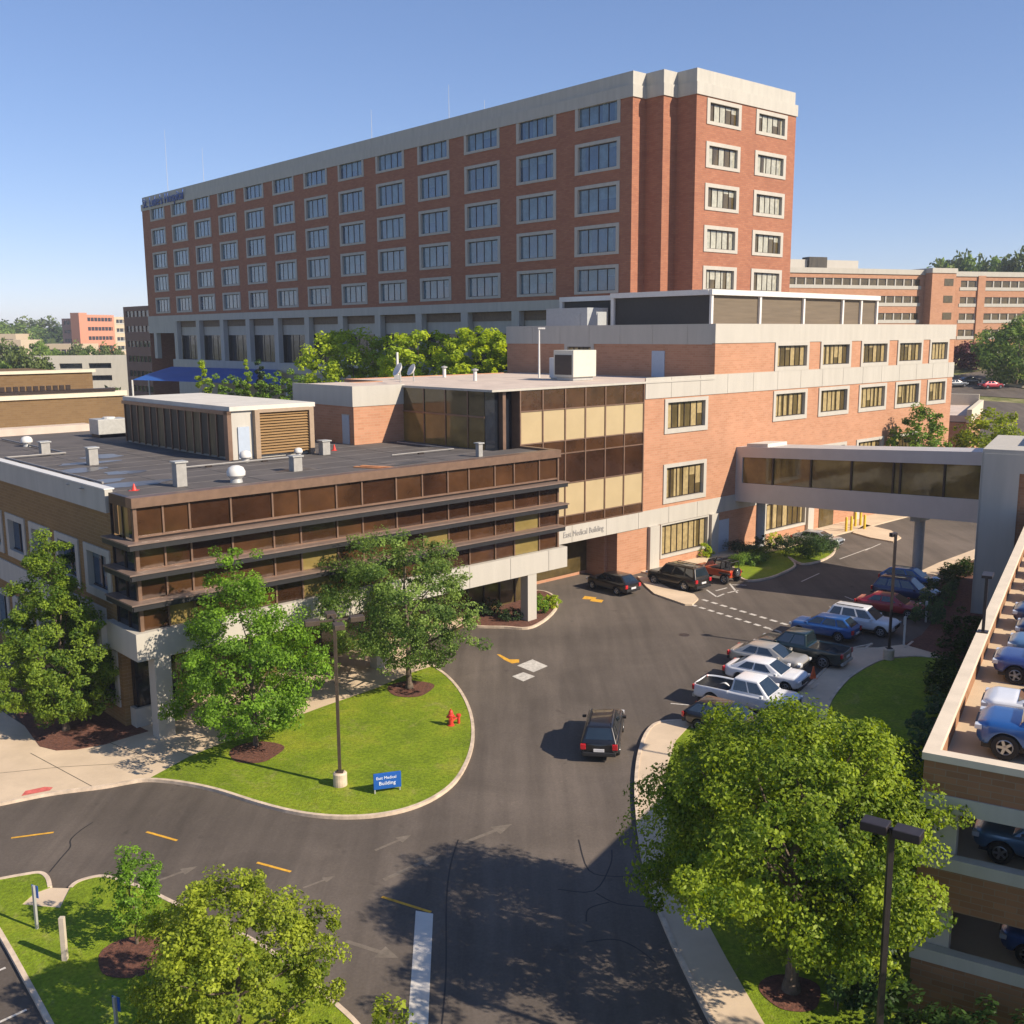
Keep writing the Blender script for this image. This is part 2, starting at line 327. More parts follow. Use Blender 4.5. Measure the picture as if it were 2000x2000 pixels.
def strip(name, line, w, dz, mats, skirt=0., kind='structure', side=0, **k):
    """ribbon along a polyline; side 0 centred, +1 all to the left, -1 all to the right"""
    L_ = [np.array(p[:2]) for p in line]; a = []; c = []
    for i, p in enumerate(L_):
        d = L_[min(i+1, len(L_)-1)]-L_[max(i-1, 0)]; d = d/(np.hypot(*d)+1e-9); nn = np.array([-d[1], d[0]])
        lo, hi = {0: (-w/2, w/2), 1: (0, w), -1: (-w, 0)}[side]
        a.append(p+nn*lo); c.append(p+nn*hi)
    b = bmesh.new(); va = [b.verts.new((p[0], p[1], 0)) for p in a]; vc = [b.verts.new((p[0], p[1], 0)) for p in c]
    for i in range(len(L_)-1): b.faces.new((va[i], va[i+1], vc[i+1], vc[i]))
    for u, _ in ZB[1:-1]:
        q = F0+u*U2
        bmesh.ops.bisect_plane(b, geom=b.verts[:]+b.edges[:]+b.faces[:], plane_co=(q[0], q[1], 0), plane_no=(U2[0], U2[1], 0))
    for v in b.verts: v.co.z = zg(v.co.x, v.co.y)+dz
    if skirt:
        be = [e for e in b.edges if len(e.link_faces) == 1]; r_ = bmesh.ops.extrude_edge_only(b, edges=be)
        for g_ in r_['geom']:
            if isinstance(g_, bmesh.types.BMVert): g_.co.z -= skirt
    bmesh.ops.recalc_face_normals(b, faces=b.faces)
    me = bpy.data.meshes.new(name); b.to_mesh(me); b.free(); me.materials.append(mats)
    o = link(name, me); tag(o, k.get('label'), k.get('cat'), k.get('group'), kind); return o

# ================================================================== GROUND
NEAR = [(-260, -40), (260, -40), (300, 500), (-300, 500)]
g0 = drape('ground', [(-2600, -300), (2600, -300), (3200, 4500), (-3200, 4500)], -.02, field)
drape('road', [(-75, 5), (62, 5), (80, 60), (100, 150), (60, 190), (-10, 175), (-75, 110)], 0., asph)
# rising land at the far right
hb = bmesh.new(); GX, GY = 26, 26
gv = [[None]*GY for _ in range(GX)]
for i in range(GX):
    for j in range(GY):
        x = 30+i*14.; y = 128+j*14.
        k = max(0, min(1, (x-44-(y-128)*.10)/18)); z = k*max(0, min(14.2, (y-130)*.117))
        gv[i][j] = hb.verts.new((x, y, z-.15 if k == 0 or y < 131 else z))
for i in range(GX-1):
    for j in range(GY-1): hb.faces.new((gv[i][j], gv[i+1][j], gv[i+1][j+1], gv[i][j+1]))
me = bpy.data.meshes.new('hillside'); hb.to_mesh(me); hb.free(); me.materials.append(field); tag(link('hillside', me), kind='structure')
def hz_(x, y): return max(0, min(14.2, (y-130)*.117))
def hill(px_, py_):
    """point of the hillside seen at a pixel"""
    d = ray(px_, py_); lo, hi = 100., 420.
    for _ in range(40):
        Y = (lo+hi)/2; z = d[2]/d[1]*Y+CAMH
        if z > hz_(0, Y): lo = Y
        else: hi = Y
    return (d[0]/d[1]*Y, Y, hz_(0, Y))
def hillsheet(name, px_, dz, m_):
    q = MB(); q.quad(*[(x, y, z+dz) for x, y, z in [hill(*p) for p in px_]]); tag(q.obj(name, m_), kind='structure')
hillsheet('road', [(1845, 778), (2040, 792), (2040, 890), (1845, 830)], .10, asph)
hillsheet('road', [(1840, 738), (1915, 726), (1960, 718), (1965, 728), (1920, 741), (1842, 752)], .12, asph)
hillsheet('road', [(1842, 752), (1920, 744), (2040, 770), (2040, 782), (1880, 772), (1842, 775)], .10, asph)
hillsheet('pavement', [(1915, 743), (2040, 760), (2040, 765), (1915, 748)], .2, concrete)

KERB = []
def kerb(px_, closed=False, world=False, n=4):
    pts = px_ if world else P(*px_)
    l = smooth_line(pts, n)
    return strip('kerb', l, .17, .15, kerbm, skirt=.22)
# central lawn
isl_r = [(290, 1526), (350, 1531), (420, 1545), (500, 1570), (560, 1586), (620, 1596), (680, 1599), (740, 1595), (800, 1582), (850, 1560), (888, 1530), (912, 1490), (923, 1450), (922, 1410), (911, 1375), (893, 1345), (870, 1321), (846, 1304)]
isl_t = [(800, 1319), (735, 1348), (640, 1381), (520, 1425), (430, 1457), (370, 1482)]
drape('lawn', smooth_line(P(*isl_r), 4)+P(*isl_t), .13, grass, skirt=.3)
kerb([(-60, 1585), (0, 1573), (100, 1553), (200, 1540), (250, 1531)]+isl_r+[(800, 1268), (830, 1245), (880, 1228)])
# plaza and pavement under the overhang
def Bp(s, b): p = F0+s*U2-b*N2; return (p[0], p[1])
drape('pavement', P((-120, 1600), (-60, 1585), (0, 1573), (100, 1553), (200, 1540), (250, 1531), (290, 1526), (370, 1482), (430, 1457), (520, 1425), (640, 1381), (735, 1348), (800, 1319), (846, 1304), (800, 1268), (830, 1245), (880, 1228), (935, 1222))+[Bp(-21, -2.6), Bp(-19.5, 1), Bp(-46, 1), Bp(-50, 1), Bp(-51, 20), Bp(-62, 24)], .11, concrete, skirt=.25)
for px_ in ([(-60, 1520), (120, 1502), (330, 1490)], [(60, 1475), (180, 1540)], [(190, 1445), (320, 1495)], [(330, 1462), (372, 1480)], [(560, 1405), (520, 1380)], [(690, 1360), (650, 1335)]):
    strip('pavement_joint', P(*px_), .035, .114, tar)
drape('path_marking', P((42, 1559), (98, 1548), (104, 1542), (88, 1541), (50, 1549)), .116, redm)
# mulch beds along the clinic and tree rings
drape('mulch_bed', P((78, 1462), (110, 1470), (150, 1468), (205, 1458), (262, 1440), (290, 1432))+[Bp(-45.9, .2), Bp(-46.3, 14), Bp(-49, 14)], .135, mulch, skirt=.1)
def ring(px_, r, dz=.15, sq=1.):
    c = at(*px_); drape('mulch_bed', [(c[0]+r*(1+.1*math.sin(3*a))*math.cos(a), c[1]+r*sq*(1+.07*math.cos(2*a+1))*math.sin(a)) for a in np.linspace(0, 2*math.pi, 26)[:-1]], dz, mulch)
ring((500, 1474), 1.35); ring((802, 1350), 1.35); ring((262, 1875), 1.25); ring((1545, 1945), .95, .12)
# kerbed planting bed with the white columns
bed = [(905, 1222), (935, 1226), (985, 1227), (1030, 1229), (1060, 1216), (1082, 1196), (1088, 1180), (1076, 1163), (1050, 1156), (1010, 1160)]
drape('mulch_bed', smooth_line(P(*bed), 3)+[Bp(-24, -2.)], .12, mulch, skirt=.25); kerb(bed)
# bottom left peninsula
pen_t = [(-160, 1745), (-60, 1733), (0, 1722), (45, 1714), (78, 1710), (93, 1720), (98, 1738)]
pen_r = [(138, 1739), (150, 1729), (172, 1721), (202, 1717), (245, 1728), (290, 1745), (360, 1779), (440, 1815), (520, 1858), (600, 1920), (650, 1962), (700, 2010), (740, 2070)]
drape('lawn', P(*pen_t)+P((68, 1749), (42, 1772), (118, 1779))+smooth_line(P(*pen_r), 3)+P((800, 2300), (250, 2300), (160, 2120), (95, 1998), (50, 1915), (0, 1826), (-60, 1730), (-120, 1765)), .13, grass, skirt=.3)
kerb(pen_t); kerb(pen_r); kerb([(230, 2250), (160, 2120), (95, 1998), (50, 1915), (0, 1826), (-60, 1735)], n=2)
drape('pavement', P((42, 1772), (68, 1749), (98, 1738), (138, 1739), (118, 1779)), .09, concrete, skirt=.2)
for a, b_ in (((-40, 1912), (11, 1890)), ((-30, 2010), (52, 1972)), ((-80, 1850), (-25, 1832))): strip('parking_line', P(a, b_), .11, .006, whitel)
# right pavement, path and lawn by the garage
rp_o = [(1345, 1411), (1290, 1414), (1265, 1432), (1250, 1470), (1243, 1520), (1244, 1580), (1253, 1660), (1268, 1730), (1295, 1800), (1325, 1868), (1385, 1990), (1450, 2110)]
rp_i = [(1350, 1418), (1320, 1450), (1303, 1500), (1300, 1560), (1310, 1640), (1332, 1700), (1372, 1790), (1420, 1880), (1488, 1998), (1560, 2120)]
row_f = [(1345, 1411), (1480, 1408), (1560, 1360), (1592, 1322), (1640, 1280), (1672, 1258), (1720, 1262), (1790, 1240), (1830, 1190)]
drape('pavement', smooth_line(P(*rp_o), 3)+P(*rp_i[::-1]), .12, concrete, skirt=.3)
GCORN = np.array(at(1806, 1468, 7.65)[:2]); GA = R(30); GU = np.array([math.sin(GA), math.cos(GA)]); GV = np.array([math.cos(GA), -math.sin(GA)])
def Gp(u, v): p = GCORN+u*GU+v*GV; return (p[0], p[1])
drape('lawn', P(*rp_i)+[Gp(-14, 3), Gp(-8, 16), Gp(0, 16), Gp(0, .5), Gp(20, .5)]+P((1862, 1292), (1790, 1285), (1725, 1291), (1668, 1320), (1628, 1362), (1612, 1400), (1608, 1450), (1500, 1450), (1350, 1425)), .10, grass, skirt=.25)
kerb(rp_o+[(1500, 2220)]); kerb([(1862, 1292), (1790, 1285), (1725, 1291), (1668, 1320), (1628, 1362), (1612, 1400), (1608, 1450)])
strip('kerb', [p for p in P((1345, 1411), (1440, 1412), (1500, 1404), (1570, 1352), (1610, 1312), (1670, 1268), (1700, 1262))], .17, .15, kerbm, skirt=.22)
drape('pavement', P((1345, 1412), (1440, 1412), (1500, 1404), (1570, 1352), (1610, 1312), (1670, 1268), (1715, 1268), (1765, 1262), (1862, 1290), (1790, 1284), (1725, 1290), (1668, 1320), (1628, 1362), (1612, 1400), (1608, 1450), (1500, 1450), (1350, 1425)), .12, concrete, skirt=.2)
strip('pavement', P((1755, 1150), (1800, 1128), (1850, 1104), (1900, 1085), (1960, 1062), (2010, 1040)), 1.5, .13, concrete, skirt=.2)
drape('mulch_bed', P((1765, 1262), (1800, 1243), (1835, 1200), (1830, 1165), (1850, 1118), (1900, 1096))+[Gp(44, .1), Gp(18, .1)]+P((1864, 1291),), .118, mulch)
# strip of pavement and lawns along the brick building
drape('pavement', P((1245, 1128), (1262, 1148), (1278, 1162), (1338, 1183), (1352, 1183), (1364, 1172), (1356, 1163), (1310, 1152), (1268, 1131)), .12, concrete, skirt=.2)
drape('pavement', [Bp(-1.5, .2), Bp(-1.5, -1.6), Bp(9.6, -1.6), Bp(11.5, -3.2), Bp(40, -3.2), Bp(40, .2)], .12, concrete, skirt=.2)
tri = [(1432, 1110), (1440, 1126), (1462, 1136), (1500, 1131), (1530, 1120), (1553, 1106), (1540, 1090), (1565, 1103), (1600, 1098), (1625, 1085), (1632, 1070)]
drape('lawn', P(*tri)+[Bp(24, -3.3), Bp(11.6, -3.3), Bp(10, -2)], .13, grass, skirt=.25); kerb(tri)
drape('pavement', P((1665, 1042), (1700, 1052), (1745, 1060), (1760, 1052), (1740, 1038), (1690, 1026)), .12, concrete, skirt=.2)
# flush concrete strip and road markings
drape('paving_strip', P((812, 1779), (846, 1785), (842, 1870), (836, 2010), (830, 2120), (790, 2120), (796, 2005), (806, 1870)), .01, mat('pale_concrete', (.60, .56, .50), .9, var=.1, scale=.8, coords='World'))
def mark(px_, m_=whitel, dz=.006, name='road_marking'): drape(name, P(*px_), dz, m_)
for a, b_ in (((22, 1637), (105, 1626)), ((286, 1625), (346, 1642)), ((502, 1685), (568, 1703)), ((746, 1752), (842, 1782))): strip('road_marking', P(a, b_), .13, .012, yellow)
mark([(1010, 1300), (1040, 1288), (1070, 1301), (1042, 1313)]); mark([(1000, 1321), (1022, 1313), (1045, 1321), (1022, 1331)])
mark([(1137, 1170), (1142, 1164), (1165, 1167), (1163, 1170), (1179, 1172), (1175, 1177), (1152, 1174), (1155, 1171)], yellow)
mark([(970, 1278), (976, 1278), (995, 1288), (1014, 1288), (1014, 1294), (1000, 1296), (985, 1289)], yellow)
def dashes(a, b_, n, w, m_=whitel, fill=.6):
    A = np.array(at(*a)[:2]); B = np.array(at(*b_)[:2])
    for i in range(n):
        p = A+(B-A)*(i/n); q = A+(B-A)*((i+fill)/n); strip('crosswalk_line', [p, q], w, .007, m_)
dashes((1350, 1181), (1552, 1243), 11, .30); dashes((1372, 1171), (1590, 1236), 11, .30)
for a, b_ in (((1380, 1152), (1400, 1166)), ((1400, 1166), (1414, 1160)), ((1425, 1140), (1440, 1158)), ((1430, 1142), (1458, 1143)), ((1421, 1158), (1442, 1153)), ((1398, 1154), (1420, 1148))): strip('parking_symbol', P(a, b_), .16, .007, whitel)
for a, b_ in (((1310, 1374), (1345, 1377)), ((1500, 1228), (1570, 1250)), ((1560, 1208), (1600, 1222)), ((1620, 1185), (1660, 1200)), ((1650, 1165), (1700, 1185)), ((1640, 1092), (1700, 1070)), ((1600, 1120), (1565, 1136)), ((1690, 1075), (1720, 1062))): strip('parking_line', P(a, b_), .11, .007, whitel)
# worn arrows, seals and cracks
def arrow(cx, cy, az, s=1.):
    c = np.array(at(cx, cy)[:2]); d = np.array([math.sin(R(az)), math.cos(R(az))]); e = np.array([d[1], -d[0]])
    pts = [(-1.2, -.09), (.3, -.09), (.3, -.35), (1.1, 0), (.3, .35), (.3, .09), (-1.2, .09)]
    drape('road_marking', [tuple(c+d*a*s+e*b_*s) for a, b_ in pts], .005, fadedl)
arrow(955, 1627, 55, 1.1); arrow(808, 1692, 50, 1.2); arrow(728, 1855, 118, 1.); arrow(770, 1645, 50, .8); arrow(345, 1707, 52, .8); arrow(625, 1722, 55, .6)
for px_ in ([(96, 1704), (120, 1675), (137, 1655), (138, 1640), (160, 1620), (182, 1606)], [(1130, 1640), (1150, 1700), (1200, 1712), (1240, 1710)], [(1195, 1660), (1192, 1690), (1160, 1740), (1090, 1737)], [(1165, 1745), (1205, 1765), (1270, 1772)], [(1145, 1800), (1150, 1775), (1190, 1762)], [(1145, 1840), (1200, 1835), (1240, 1850), (1280, 1880)], [(895, 1640), (880, 1690), (872, 1760), (871, 1900), (862, 2010)]):
    strip('crack_seal', smooth_line(P(*px_), 4), .055, .006, tar)
mh = MB().lathe([(0, .012), (.36, .012), (.38, .0)], 20, at(1336, 1240)); tag(mh.obj('manhole_cover', pole_d), 'round dark manhole cover in the asphalt of the parking court', 'manhole cover')

# ================================================================== BUILDING HELPERS
def wall(mb, O, e, n, L, z0, z1, holes=(), depth=.3, mi=0):
    """flat wall from O along unit e, outward normal n, with rectangular openings (u0,u1,za,zb)"""
    us = sorted({0, L, *[h[0] for h in holes], *[h[1] for h in holes]}); zs = sorted({z0, z1, *[h[2] for h in holes], *[h[3] for h in holes]})
    pt = lambda u, z, d=0: (O[0]+e[0]*u-n[0]*d, O[1]+e[1]*u-n[1]*d, z)
    for i in range(len(us)-1):
        for j in range(len(zs)-1):
            uc, zc = (us[i]+us[i+1])/2, (zs[j]+zs[j+1])/2
            if any(h[0] < uc < h[1] and h[2] < zc < h[3] for h in holes): continue
            mb.quad(pt(us[i], zs[j]), pt(us[i+1], zs[j]), pt(us[i+1], zs[j+1]), pt(us[i], zs[j+1]), mi=mi)
    for a, b_, c, d in holes:
        mb.quad(pt(a, c), pt(b_, c), pt(b_, c, depth), pt(a, c, depth), mi=mi); mb.quad(pt(a, d), pt(b_, d), pt(b_, d, depth), pt(a, d, depth), mi=mi)
        mb.quad(pt(a, c), pt(a, d), pt(a, d, depth), pt(a, c, depth), mi=mi); mb.quad(pt(b_, c), pt(b_, d), pt(b_, d, depth), pt(b_, c, depth), mi=mi)
    return mb
WC = {}
def window(parent, O, e, n, u0, u1, z0, z1, ring_w=.42, lights=6, mats_=(gl_cur, gl_drk), framem=precast_w, p=.5, fold=True, rb=None, name='window'):
    """precast surround (part) with its own pane (sub-part)"""
    w, h = round(u1-u0, 2), round(z1-z0, 2); rb = ring_w if rb is None else rb
    kf = ('f', w, h, ring_w, rb, framem.name)
    if kf not in WC:
        m_ = MB(); a, b_ = -.09, .34
        m_.box(0, ring_w, a, b_, 0, h).box(w-ring_w, w, a, b_, 0, h).box(ring_w, w-ring_w, a, b_, 0, rb).box(ring_w, w-ring_w, a, b_, h-ring_w*.8, h)
        WC[kf] = m_.mesh('window_surround', framem)
    var = random.randrange(16); kp = ('p', w, h, ring_w, rb, lights, mats_[0].name, mats_[1].name, p, var)
    if kp not in WC:
        rr = random.Random(var*31+lights); m_ = MB(); x0, x1, za, zb = ring_w, w-ring_w, rb, h-ring_w*.8; st = (x1-x0)/lights
        for k in range(lights):
            xa, xb = x0+k*st, x0+(k+1)*st
            if fold and rr.random() < .35:
                c = xa+st*rr.uniform(.3, .7); q = rr.random() < .5
                m_.quad((xa, .25, za), (c, .25, za), (c, .25, zb), (xa, .25, zb), mi=0 if q else 1); m_.quad((c, .25, za), (xb, .25, za), (xb, .25, zb), (c, .25, zb), mi=1 if q else 0)
            else:
                mi = 0 if rr.random() < p else 1
                if mi == 1 and rr.random() < .5:
                    zc = zb-(zb-za)*rr.choice((.2, .35, .5, .65)); m_.quad((xa, .25, zc), (xb, .25, zc), (xb, .25, zb), (xa, .25, zb), mi=0); m_.quad((xa, .25, za), (xb, .25, za), (xb, .25, zc), (xa, .25, zc), mi=1)
                else: m_.quad((xa, .25, za), (xb, .25, za), (xb, .25, zb), (xa, .25, zb), mi=mi)
            if k: m_.box(xa-.035, xa+.035, .19, .26, za, zb, mi=2)
        m_.box(x0, x1, .18, .26, zb-.10, zb, mi=2); m_.box(x0, x1, .18, .26, za, za+.07, mi=2)
        m_.keep = True
        WC[kp] = m_.mesh('window_pane', [mats_[0], mats_[1], bronze_d])
    rz = math.atan2(e[1], e[0])
    f = link(name, WC[kf], parent, (O[0]+e[0]*u0, O[1]+e[1]*u0, z0), rz); link('pane', WC[kp], f); return f
EX, EN = (1, 0), (0, -1)          # facade along +x, facing -y
SX, SN = (0, -1), (-1, 0)         # facade along -y (left to right seen from outside), facing -x

# ------------------------------------------------------------------ brick medical building with glass bay
B = thing('medical_building', 'orange brick medical building with white bands, glass bay and square windows, joined to the skybridge', 'building', (F0[0], F0[1], 0), math.pi/2-AZB)
w_ = MB(); hol = []; win = []
for s in (1.2,): win += [(s, s+6., 5.55, 8.95), (s, s+6., 11.55, 14.5)]
for s in (17.45, 25.5, 33.45, 41.35, 48.95):
    e_ = 5.9 if s < 48 else 4.9
    win += [(s, s+e_, 11.6, 14.5), (s, s+e_, 16.35, 19.05)]
for s in (25.5, 33.45, 41.35): win.append((s, s+5.9, 5.6, 8.7))
gf = [(.95, 7.75, .8, 3.82), (16.3, 24., .8, 3.82), (35.5, 43, .8, 3.82)]
lo = [h for h in win if h[3] < 16]+gf
wall(w_, (-1.4, 0), EX, EN, 56.8, 0, 16.3, [(a+1.4, b_+1.4, c, d) for a, b_, c, d in lo], .34)
wall(w_, (8.1, .02), EX, EN, 47.3, 16.3, 20.7, [(a-8.1, b_-8.1, c, d) for a, b_, c, d in win if d > 16], .34)
w_.quad((55.4, 0, 0), (55.4, 27, 0), (55.4, 27, 20.7), (55.4, 0, 20.7))
uw = [(27.-18.3-.1, 27.-14.5, 16.6, 19.0)]
wall(w_, (8.1, 27), SX, SN, 27, 15.8, 20.7, [(8.6, 12.6, 16.6, 19.0)], .34)
w_.quad((8.1, 27, 0), (55.4, 27, 0), (55.4, 27, 20.7), (8.1, 27, 20.7))
wall(w_, (-22.9, 10.5), EX, EN, 4.8, 11, 16.0); wall(w_, (-22.9, 19), SX, SN, 8.5, 0, 16.0)
w_.quad((-22.9, 19, 0), (-14, 19, 0), (-14, 19, 16), (-22.9, 19, 16)); w_.quad((-14, 19, 0), (-14, 25, 0), (-14, 25, 16), (-14, 19, 16)); w_.quad((-14, 25, 0), (8.1, 25, 0), (8.1, 25, 16), (-14, 25, 16)); w_.quad((-1.4, 0, 0), (-1.4, 10, 0), (-1.4, 10, 15.9), (-1.4, 0, 15.9))
w_.box(-4.6, -1.42, -.02, 1.1, 0, 3.8)            # lit pier by the entrance
w_.box(-14.5, -4.6, 3.2, 3.5, 0, 3.9); w_.box(-4.9, -4.6, 1.1, 3.2, 0, 3.9)
w_.obj('brick_wall', brick_o, B)
for a, b_, c, d in win: window(B, (0, 0), EX, EN, a, b_, c, d, .40, 6 if b_-a > 5 else 5, p=.62)
for a, b_, c, d in gf: window(B, (0, 0), EX, EN, a, b_, c, d, .16, 8, p=.6, rb=.25)
window(B, (8.1, 27), SX, SN, 8.6, 12.6, 16.6, 19.0, .4, 5, p=.3)
q = MB(); q.box(-18.2, 55.55, -.06, .0-.0, 3.85, 5.25); q.box(-18.26, -18.2, -.06, 2, 3.85, 5.25); q.box(-1.35, 55.55, -.07, -.01, 14.62, 16.35)
q.box(8.02, 55.5, -.05, .30, 19.05, 20.75); q.box(8.02, 8.32, .3, 27.05, 18.95, 20.75); q.box(-23., -22.75, 10.44, 19, 14.6, 16.15); q.box(-22.75, -18.1, 10.44, 10.7, 14.6, 16.15); q.box(55.2, 55.5, .3, 27, 19.05, 20.75)
q.box(-22.75, -18.2, 10.7, 19, 16.0, 16.04)
q.obj('white_band', precast_w, B)
j = MB()
for x in np.arange(-14, 55, 4.0): j.box(x, x+.03, -.085, -.05, 3.86, 5.24)
for x in np.arange(2, 55, 4.0): j.box(x, x+.03, -.09, -.06, 14.63, 16.34)
for y in np.arange(3, 27, 4.0): j.box(8.0, 8.03, y, y+.03, 18.96, 20.7)
j.obj('panel_joint', mat('joint_grey', (.36, .34, .30), .8), B)
for x in (-.72, 7.9, 15.5, 24.1, 33.8, 43.6): MB().box(x, x+1.25 if x < 0 else x+1.05, -.32, .12, 0, 3.85).obj('column', precast_w, B)
rf = MB(); rf.quad((8.3, .25, 19.95), (55.2, .25, 19.95), (55.2, 27, 19.95), (8.3, 27, 19.95)); rf.obj('upper_roof', roof_l, B)
rf = MB(); rf.quad((-18.2, .0, 15.93), (8.1, .0, 15.93), (8.1, 19, 15.93), (-18.2, 19, 15.93)); rf.quad((-14, 19, 15.93), (8.1, 19, 15.93), (8.1, 25, 15.93), (-14, 25, 15.93)); rf.quad((-22.8, 10.6, 16.05), (-18.2, 10.6, 16.05), (-18.2, 19, 16.05), (-22.8, 19, 16.05)); rf.obj('lower_roof', roof_l, B)
MB().box(-18.3, 8.05, -.12, .12, 15.9, 16.06).box(-18.32, -18.1, .12, 10.5, 15.9, 16.06).obj('roof_edge', precast_w, B)
q = MB(); q.box(8.04, 8.1, 5.6, 7.1, 15.95, 18.35); q.obj('roof_door', doorp, B)
q = MB(); q.box(9.3, 10.9, -.05, .02, .12, 3.1); q.obj('service_door', doorp, B)
q = MB(); q.box(26.6, 29.4, -.06, .02, .12, 3.2); q.obj('entrance_door', gl_drk, B)
# glass bay
q = MB(); cols = [-15.55, -13.2, -10.8, -8.55, -6.25, -3.95, -1.55]
rows = [(14.38, 15.86, 1), (11.95, 14.32, 0), (10.95, 11.9, 1), (8.62, 10.9, 2), (6.05, 8.56, 0), (5.27, 6.0, 1)]
for k in range(6):
    for za, zb, mi in rows: q.quad((cols[k], -.03, za), (cols[k+1], -.03, za), (cols[k+1], -.03, zb), (cols[k], -.03, zb), mi=mi)
q.obj('bay_glazing', [blind, panel_b, panel_b2], B)
q = MB()
for c in cols: q.box(c-.06, c+.06, -.10, -.04, 5.27, 15.86)
for z in (5.27, 6.02, 8.59, 10.92, 11.92, 14.35): q.box(-15.6, -1.5, -.085, -.02, z-.04, z+.05)
q.box(-15.62, -15.5, -.15, .9, 5.2, 15.9); q.obj('bay_frame', bronze, B)
q = MB(); q.box(-18.2, -15.6, .75, .85, 5.2, 15.9, mi=1); q.box(-16.9, -16.6, .3, .75, 11, 15.9); q.quad((-15.56, 0, 5), (-15.56, .8, 5), (-15.56, .8, 15.9), (-15.56, 0, 15.9), mi=1)
q.quad((-18.2, .8, 11), (-18.2, 10.5, 11), (-18.2, 10.5, 14.1), (-18.2, .8, 14.1), mi=2); q.quad((-18.2, .8, 14.1), (-18.2, 10.5, 14.1), (-18.2, 10.5, 15.9), (-18.2, .8, 15.9), mi=3)
for y in (2.6, 5.2, 7.8): q.box(-18.27, -18.21, y, y+.09, 11, 15.9)
q.box(-18.28, -18.22, .8, 10.5, 14.0, 14.12); q.obj('bay_side_glazing', [bronze, gl_nav, gl_brg, gl_drk], B)
q = MB(); q.box(-14.4, -4.7, 3.12, 3.18, .3, 3.5); q.obj('entrance_glazing', gl_drk, B)
q = MB(); q.box(-18.2, -1.4, .1, 3.3, 3.82, 3.9); q.obj('entrance_soffit', precast, B)
# rooftop screen round the plant
q = MB()
def scr(x0, y0, x1, y1, mi): q.quad((x0, y0, 20.3), (x1, y1, 20.3), (x1, y1, 23.5), (x0, y0, 23.5), mi=mi)
scr(14, 5, 45.5, 5, 0); scr(14, 5, 14, 17.2, 1); scr(15.8, 17.5, 15.8, 26, 1); scr(14.2, 17.2, 14.2, 5, 1); scr(45.5, 5, 45.5, 22, 0)
q.obj('plant_screen', [screen_o, screen_sh], B)
q = MB()
for x in (14, 22, 30, 37.9, 41.9, 45.5): q.box(x-.16, x+.16, 4.75, 4.98, 19.95, 23.9)
q.box(13.7, 45.8, 4.6, 5.0, 23.5, 24.0); q.box(13.6, 14.0, 5, 17.3, 23.5, 24.0); q.box(13.7, 13.98, 16.9, 17.3, 19.95, 23.5); q.box(15.5, 15.78, 17.4, 17.8, 19.95, 24.); q.box(15.4, 15.78, 17.8, 26.4, 23.4, 23.9); q.box(15.45, 15.75, 26, 26.4, 19.95, 23.5)
q.box(14.0, 16.2, 17.2, 17.4, 23.5, 24)
q.obj('screen_frame', whitep, B)
q = MB(); q.box(12, 15.2, 19, 25, 19.95, 22.6); q.box(11.95, 12, 20, 21, 20, 22); q.obj('air_handler', greyp, B)
# fascia lettering
def lettering(name, txt, size, matl, parent, O, ang, ex=.02, tilt=R(90), sx=1.):
    cu = bpy.data.curves.new(name, 'FONT'); cu.body = txt; cu.size = size; cu.extrude = ex; cu.resolution_u = 2
    t = bpy.data.objects.new(name, cu); me_ = bpy.data.meshes.new_from_object(t); bpy.data.objects.remove(t); me_.materials.clear(); me_.materials.append(matl)
    me_.transform(Matrix.Diagonal((sx, 1, 1, 1)))
    o = link(name, me_, parent, O); o.rotation_euler = (tilt, 0, ang); return o
lettering('fascia_lettering', 'East Medical Building', .66, text_gr, B, (-11.0, -.075, 4.32), 0, sx=.84)

# ------------------------------------------------------------------ clinic wing with bronze ribbons
C_ = thing('clinic_wing', 'low clinic wing with bronze glass ribbons, sunshade shelves, white band and flat dark roof', 'building', (F0[0], F0[1], 0), math.pi/2-AZB)
w_ = MB(); lw = []
for k in range(8): lw.append((-.45+4.55*k, -.45+4.55*k+3.7))
dwin = []
for a, b_ in lw: dwin += [(a, b_, 5.7, 8.6)]
for a, b_ in lw: dwin += [(a, b_, -.2, 3.0)]
D0 = 45.
hl = [(D0-b_, D0-a, c, d) for a, b_, c, d in dwin]
wall(w_, (-46.2, D0), SX, SN, D0+.9, -2, 10.7, hl, .34)
w_.quad((-46.2, -.9, -2), (-45.9, -.9, -2), (-45.9, -.9, 3.3), (-46.2, -.9, 3.3)); w_.box(-45.9, -45.3, -.9, .2, -2, 3.3)
w_.obj('brick_wall', brick_l, C_)
for a, b_, c, d in hl: window(C_, (-46.2, D0), SX, SN, a, b_, c, d, .48, 2, (gl_blc, gl_blu), precast, p=.25)
q = MB(); q.box(-46.32, -45.9, -.6, D0, 10.7, 11.95); q.box(-46.3, -46.2, .7, D0, 3.75, 5.2); q.obj('white_parapet', precast, C_)
q = MB(); q.box(-46.36, -45.8, -.62, D0, 11.951, 12.02); q.obj('coping', whitep, C_)
q = MB(); q.box(-46.6, -14.7, -4.1, -3.7, 3.32, 4.8); q.box(-46.6, -46.2, -3.7, -.2, 3.32, 4.8); q.box(-46.9, -46.2, -.2, .75, 3.1, 4.6); q.box(-15.1, -14.7, -3.7, 0, 3.32, 4.8)
q.box(-46.2, -15.1, -3.7, -3.3, 3.32, 4.78)
q.box(-46.2, -15.1, -3.3, 1.5, 3.5, 3.55); q.obj('white_band', precast_w, C_)
j = MB()
for x in np.arange(-42.5, -15, 3.7): j.box(x, x+.03, -4.125, -4.09, 3.33, 4.79)
j.obj('panel_joint', MATS['joint_grey'], C_)
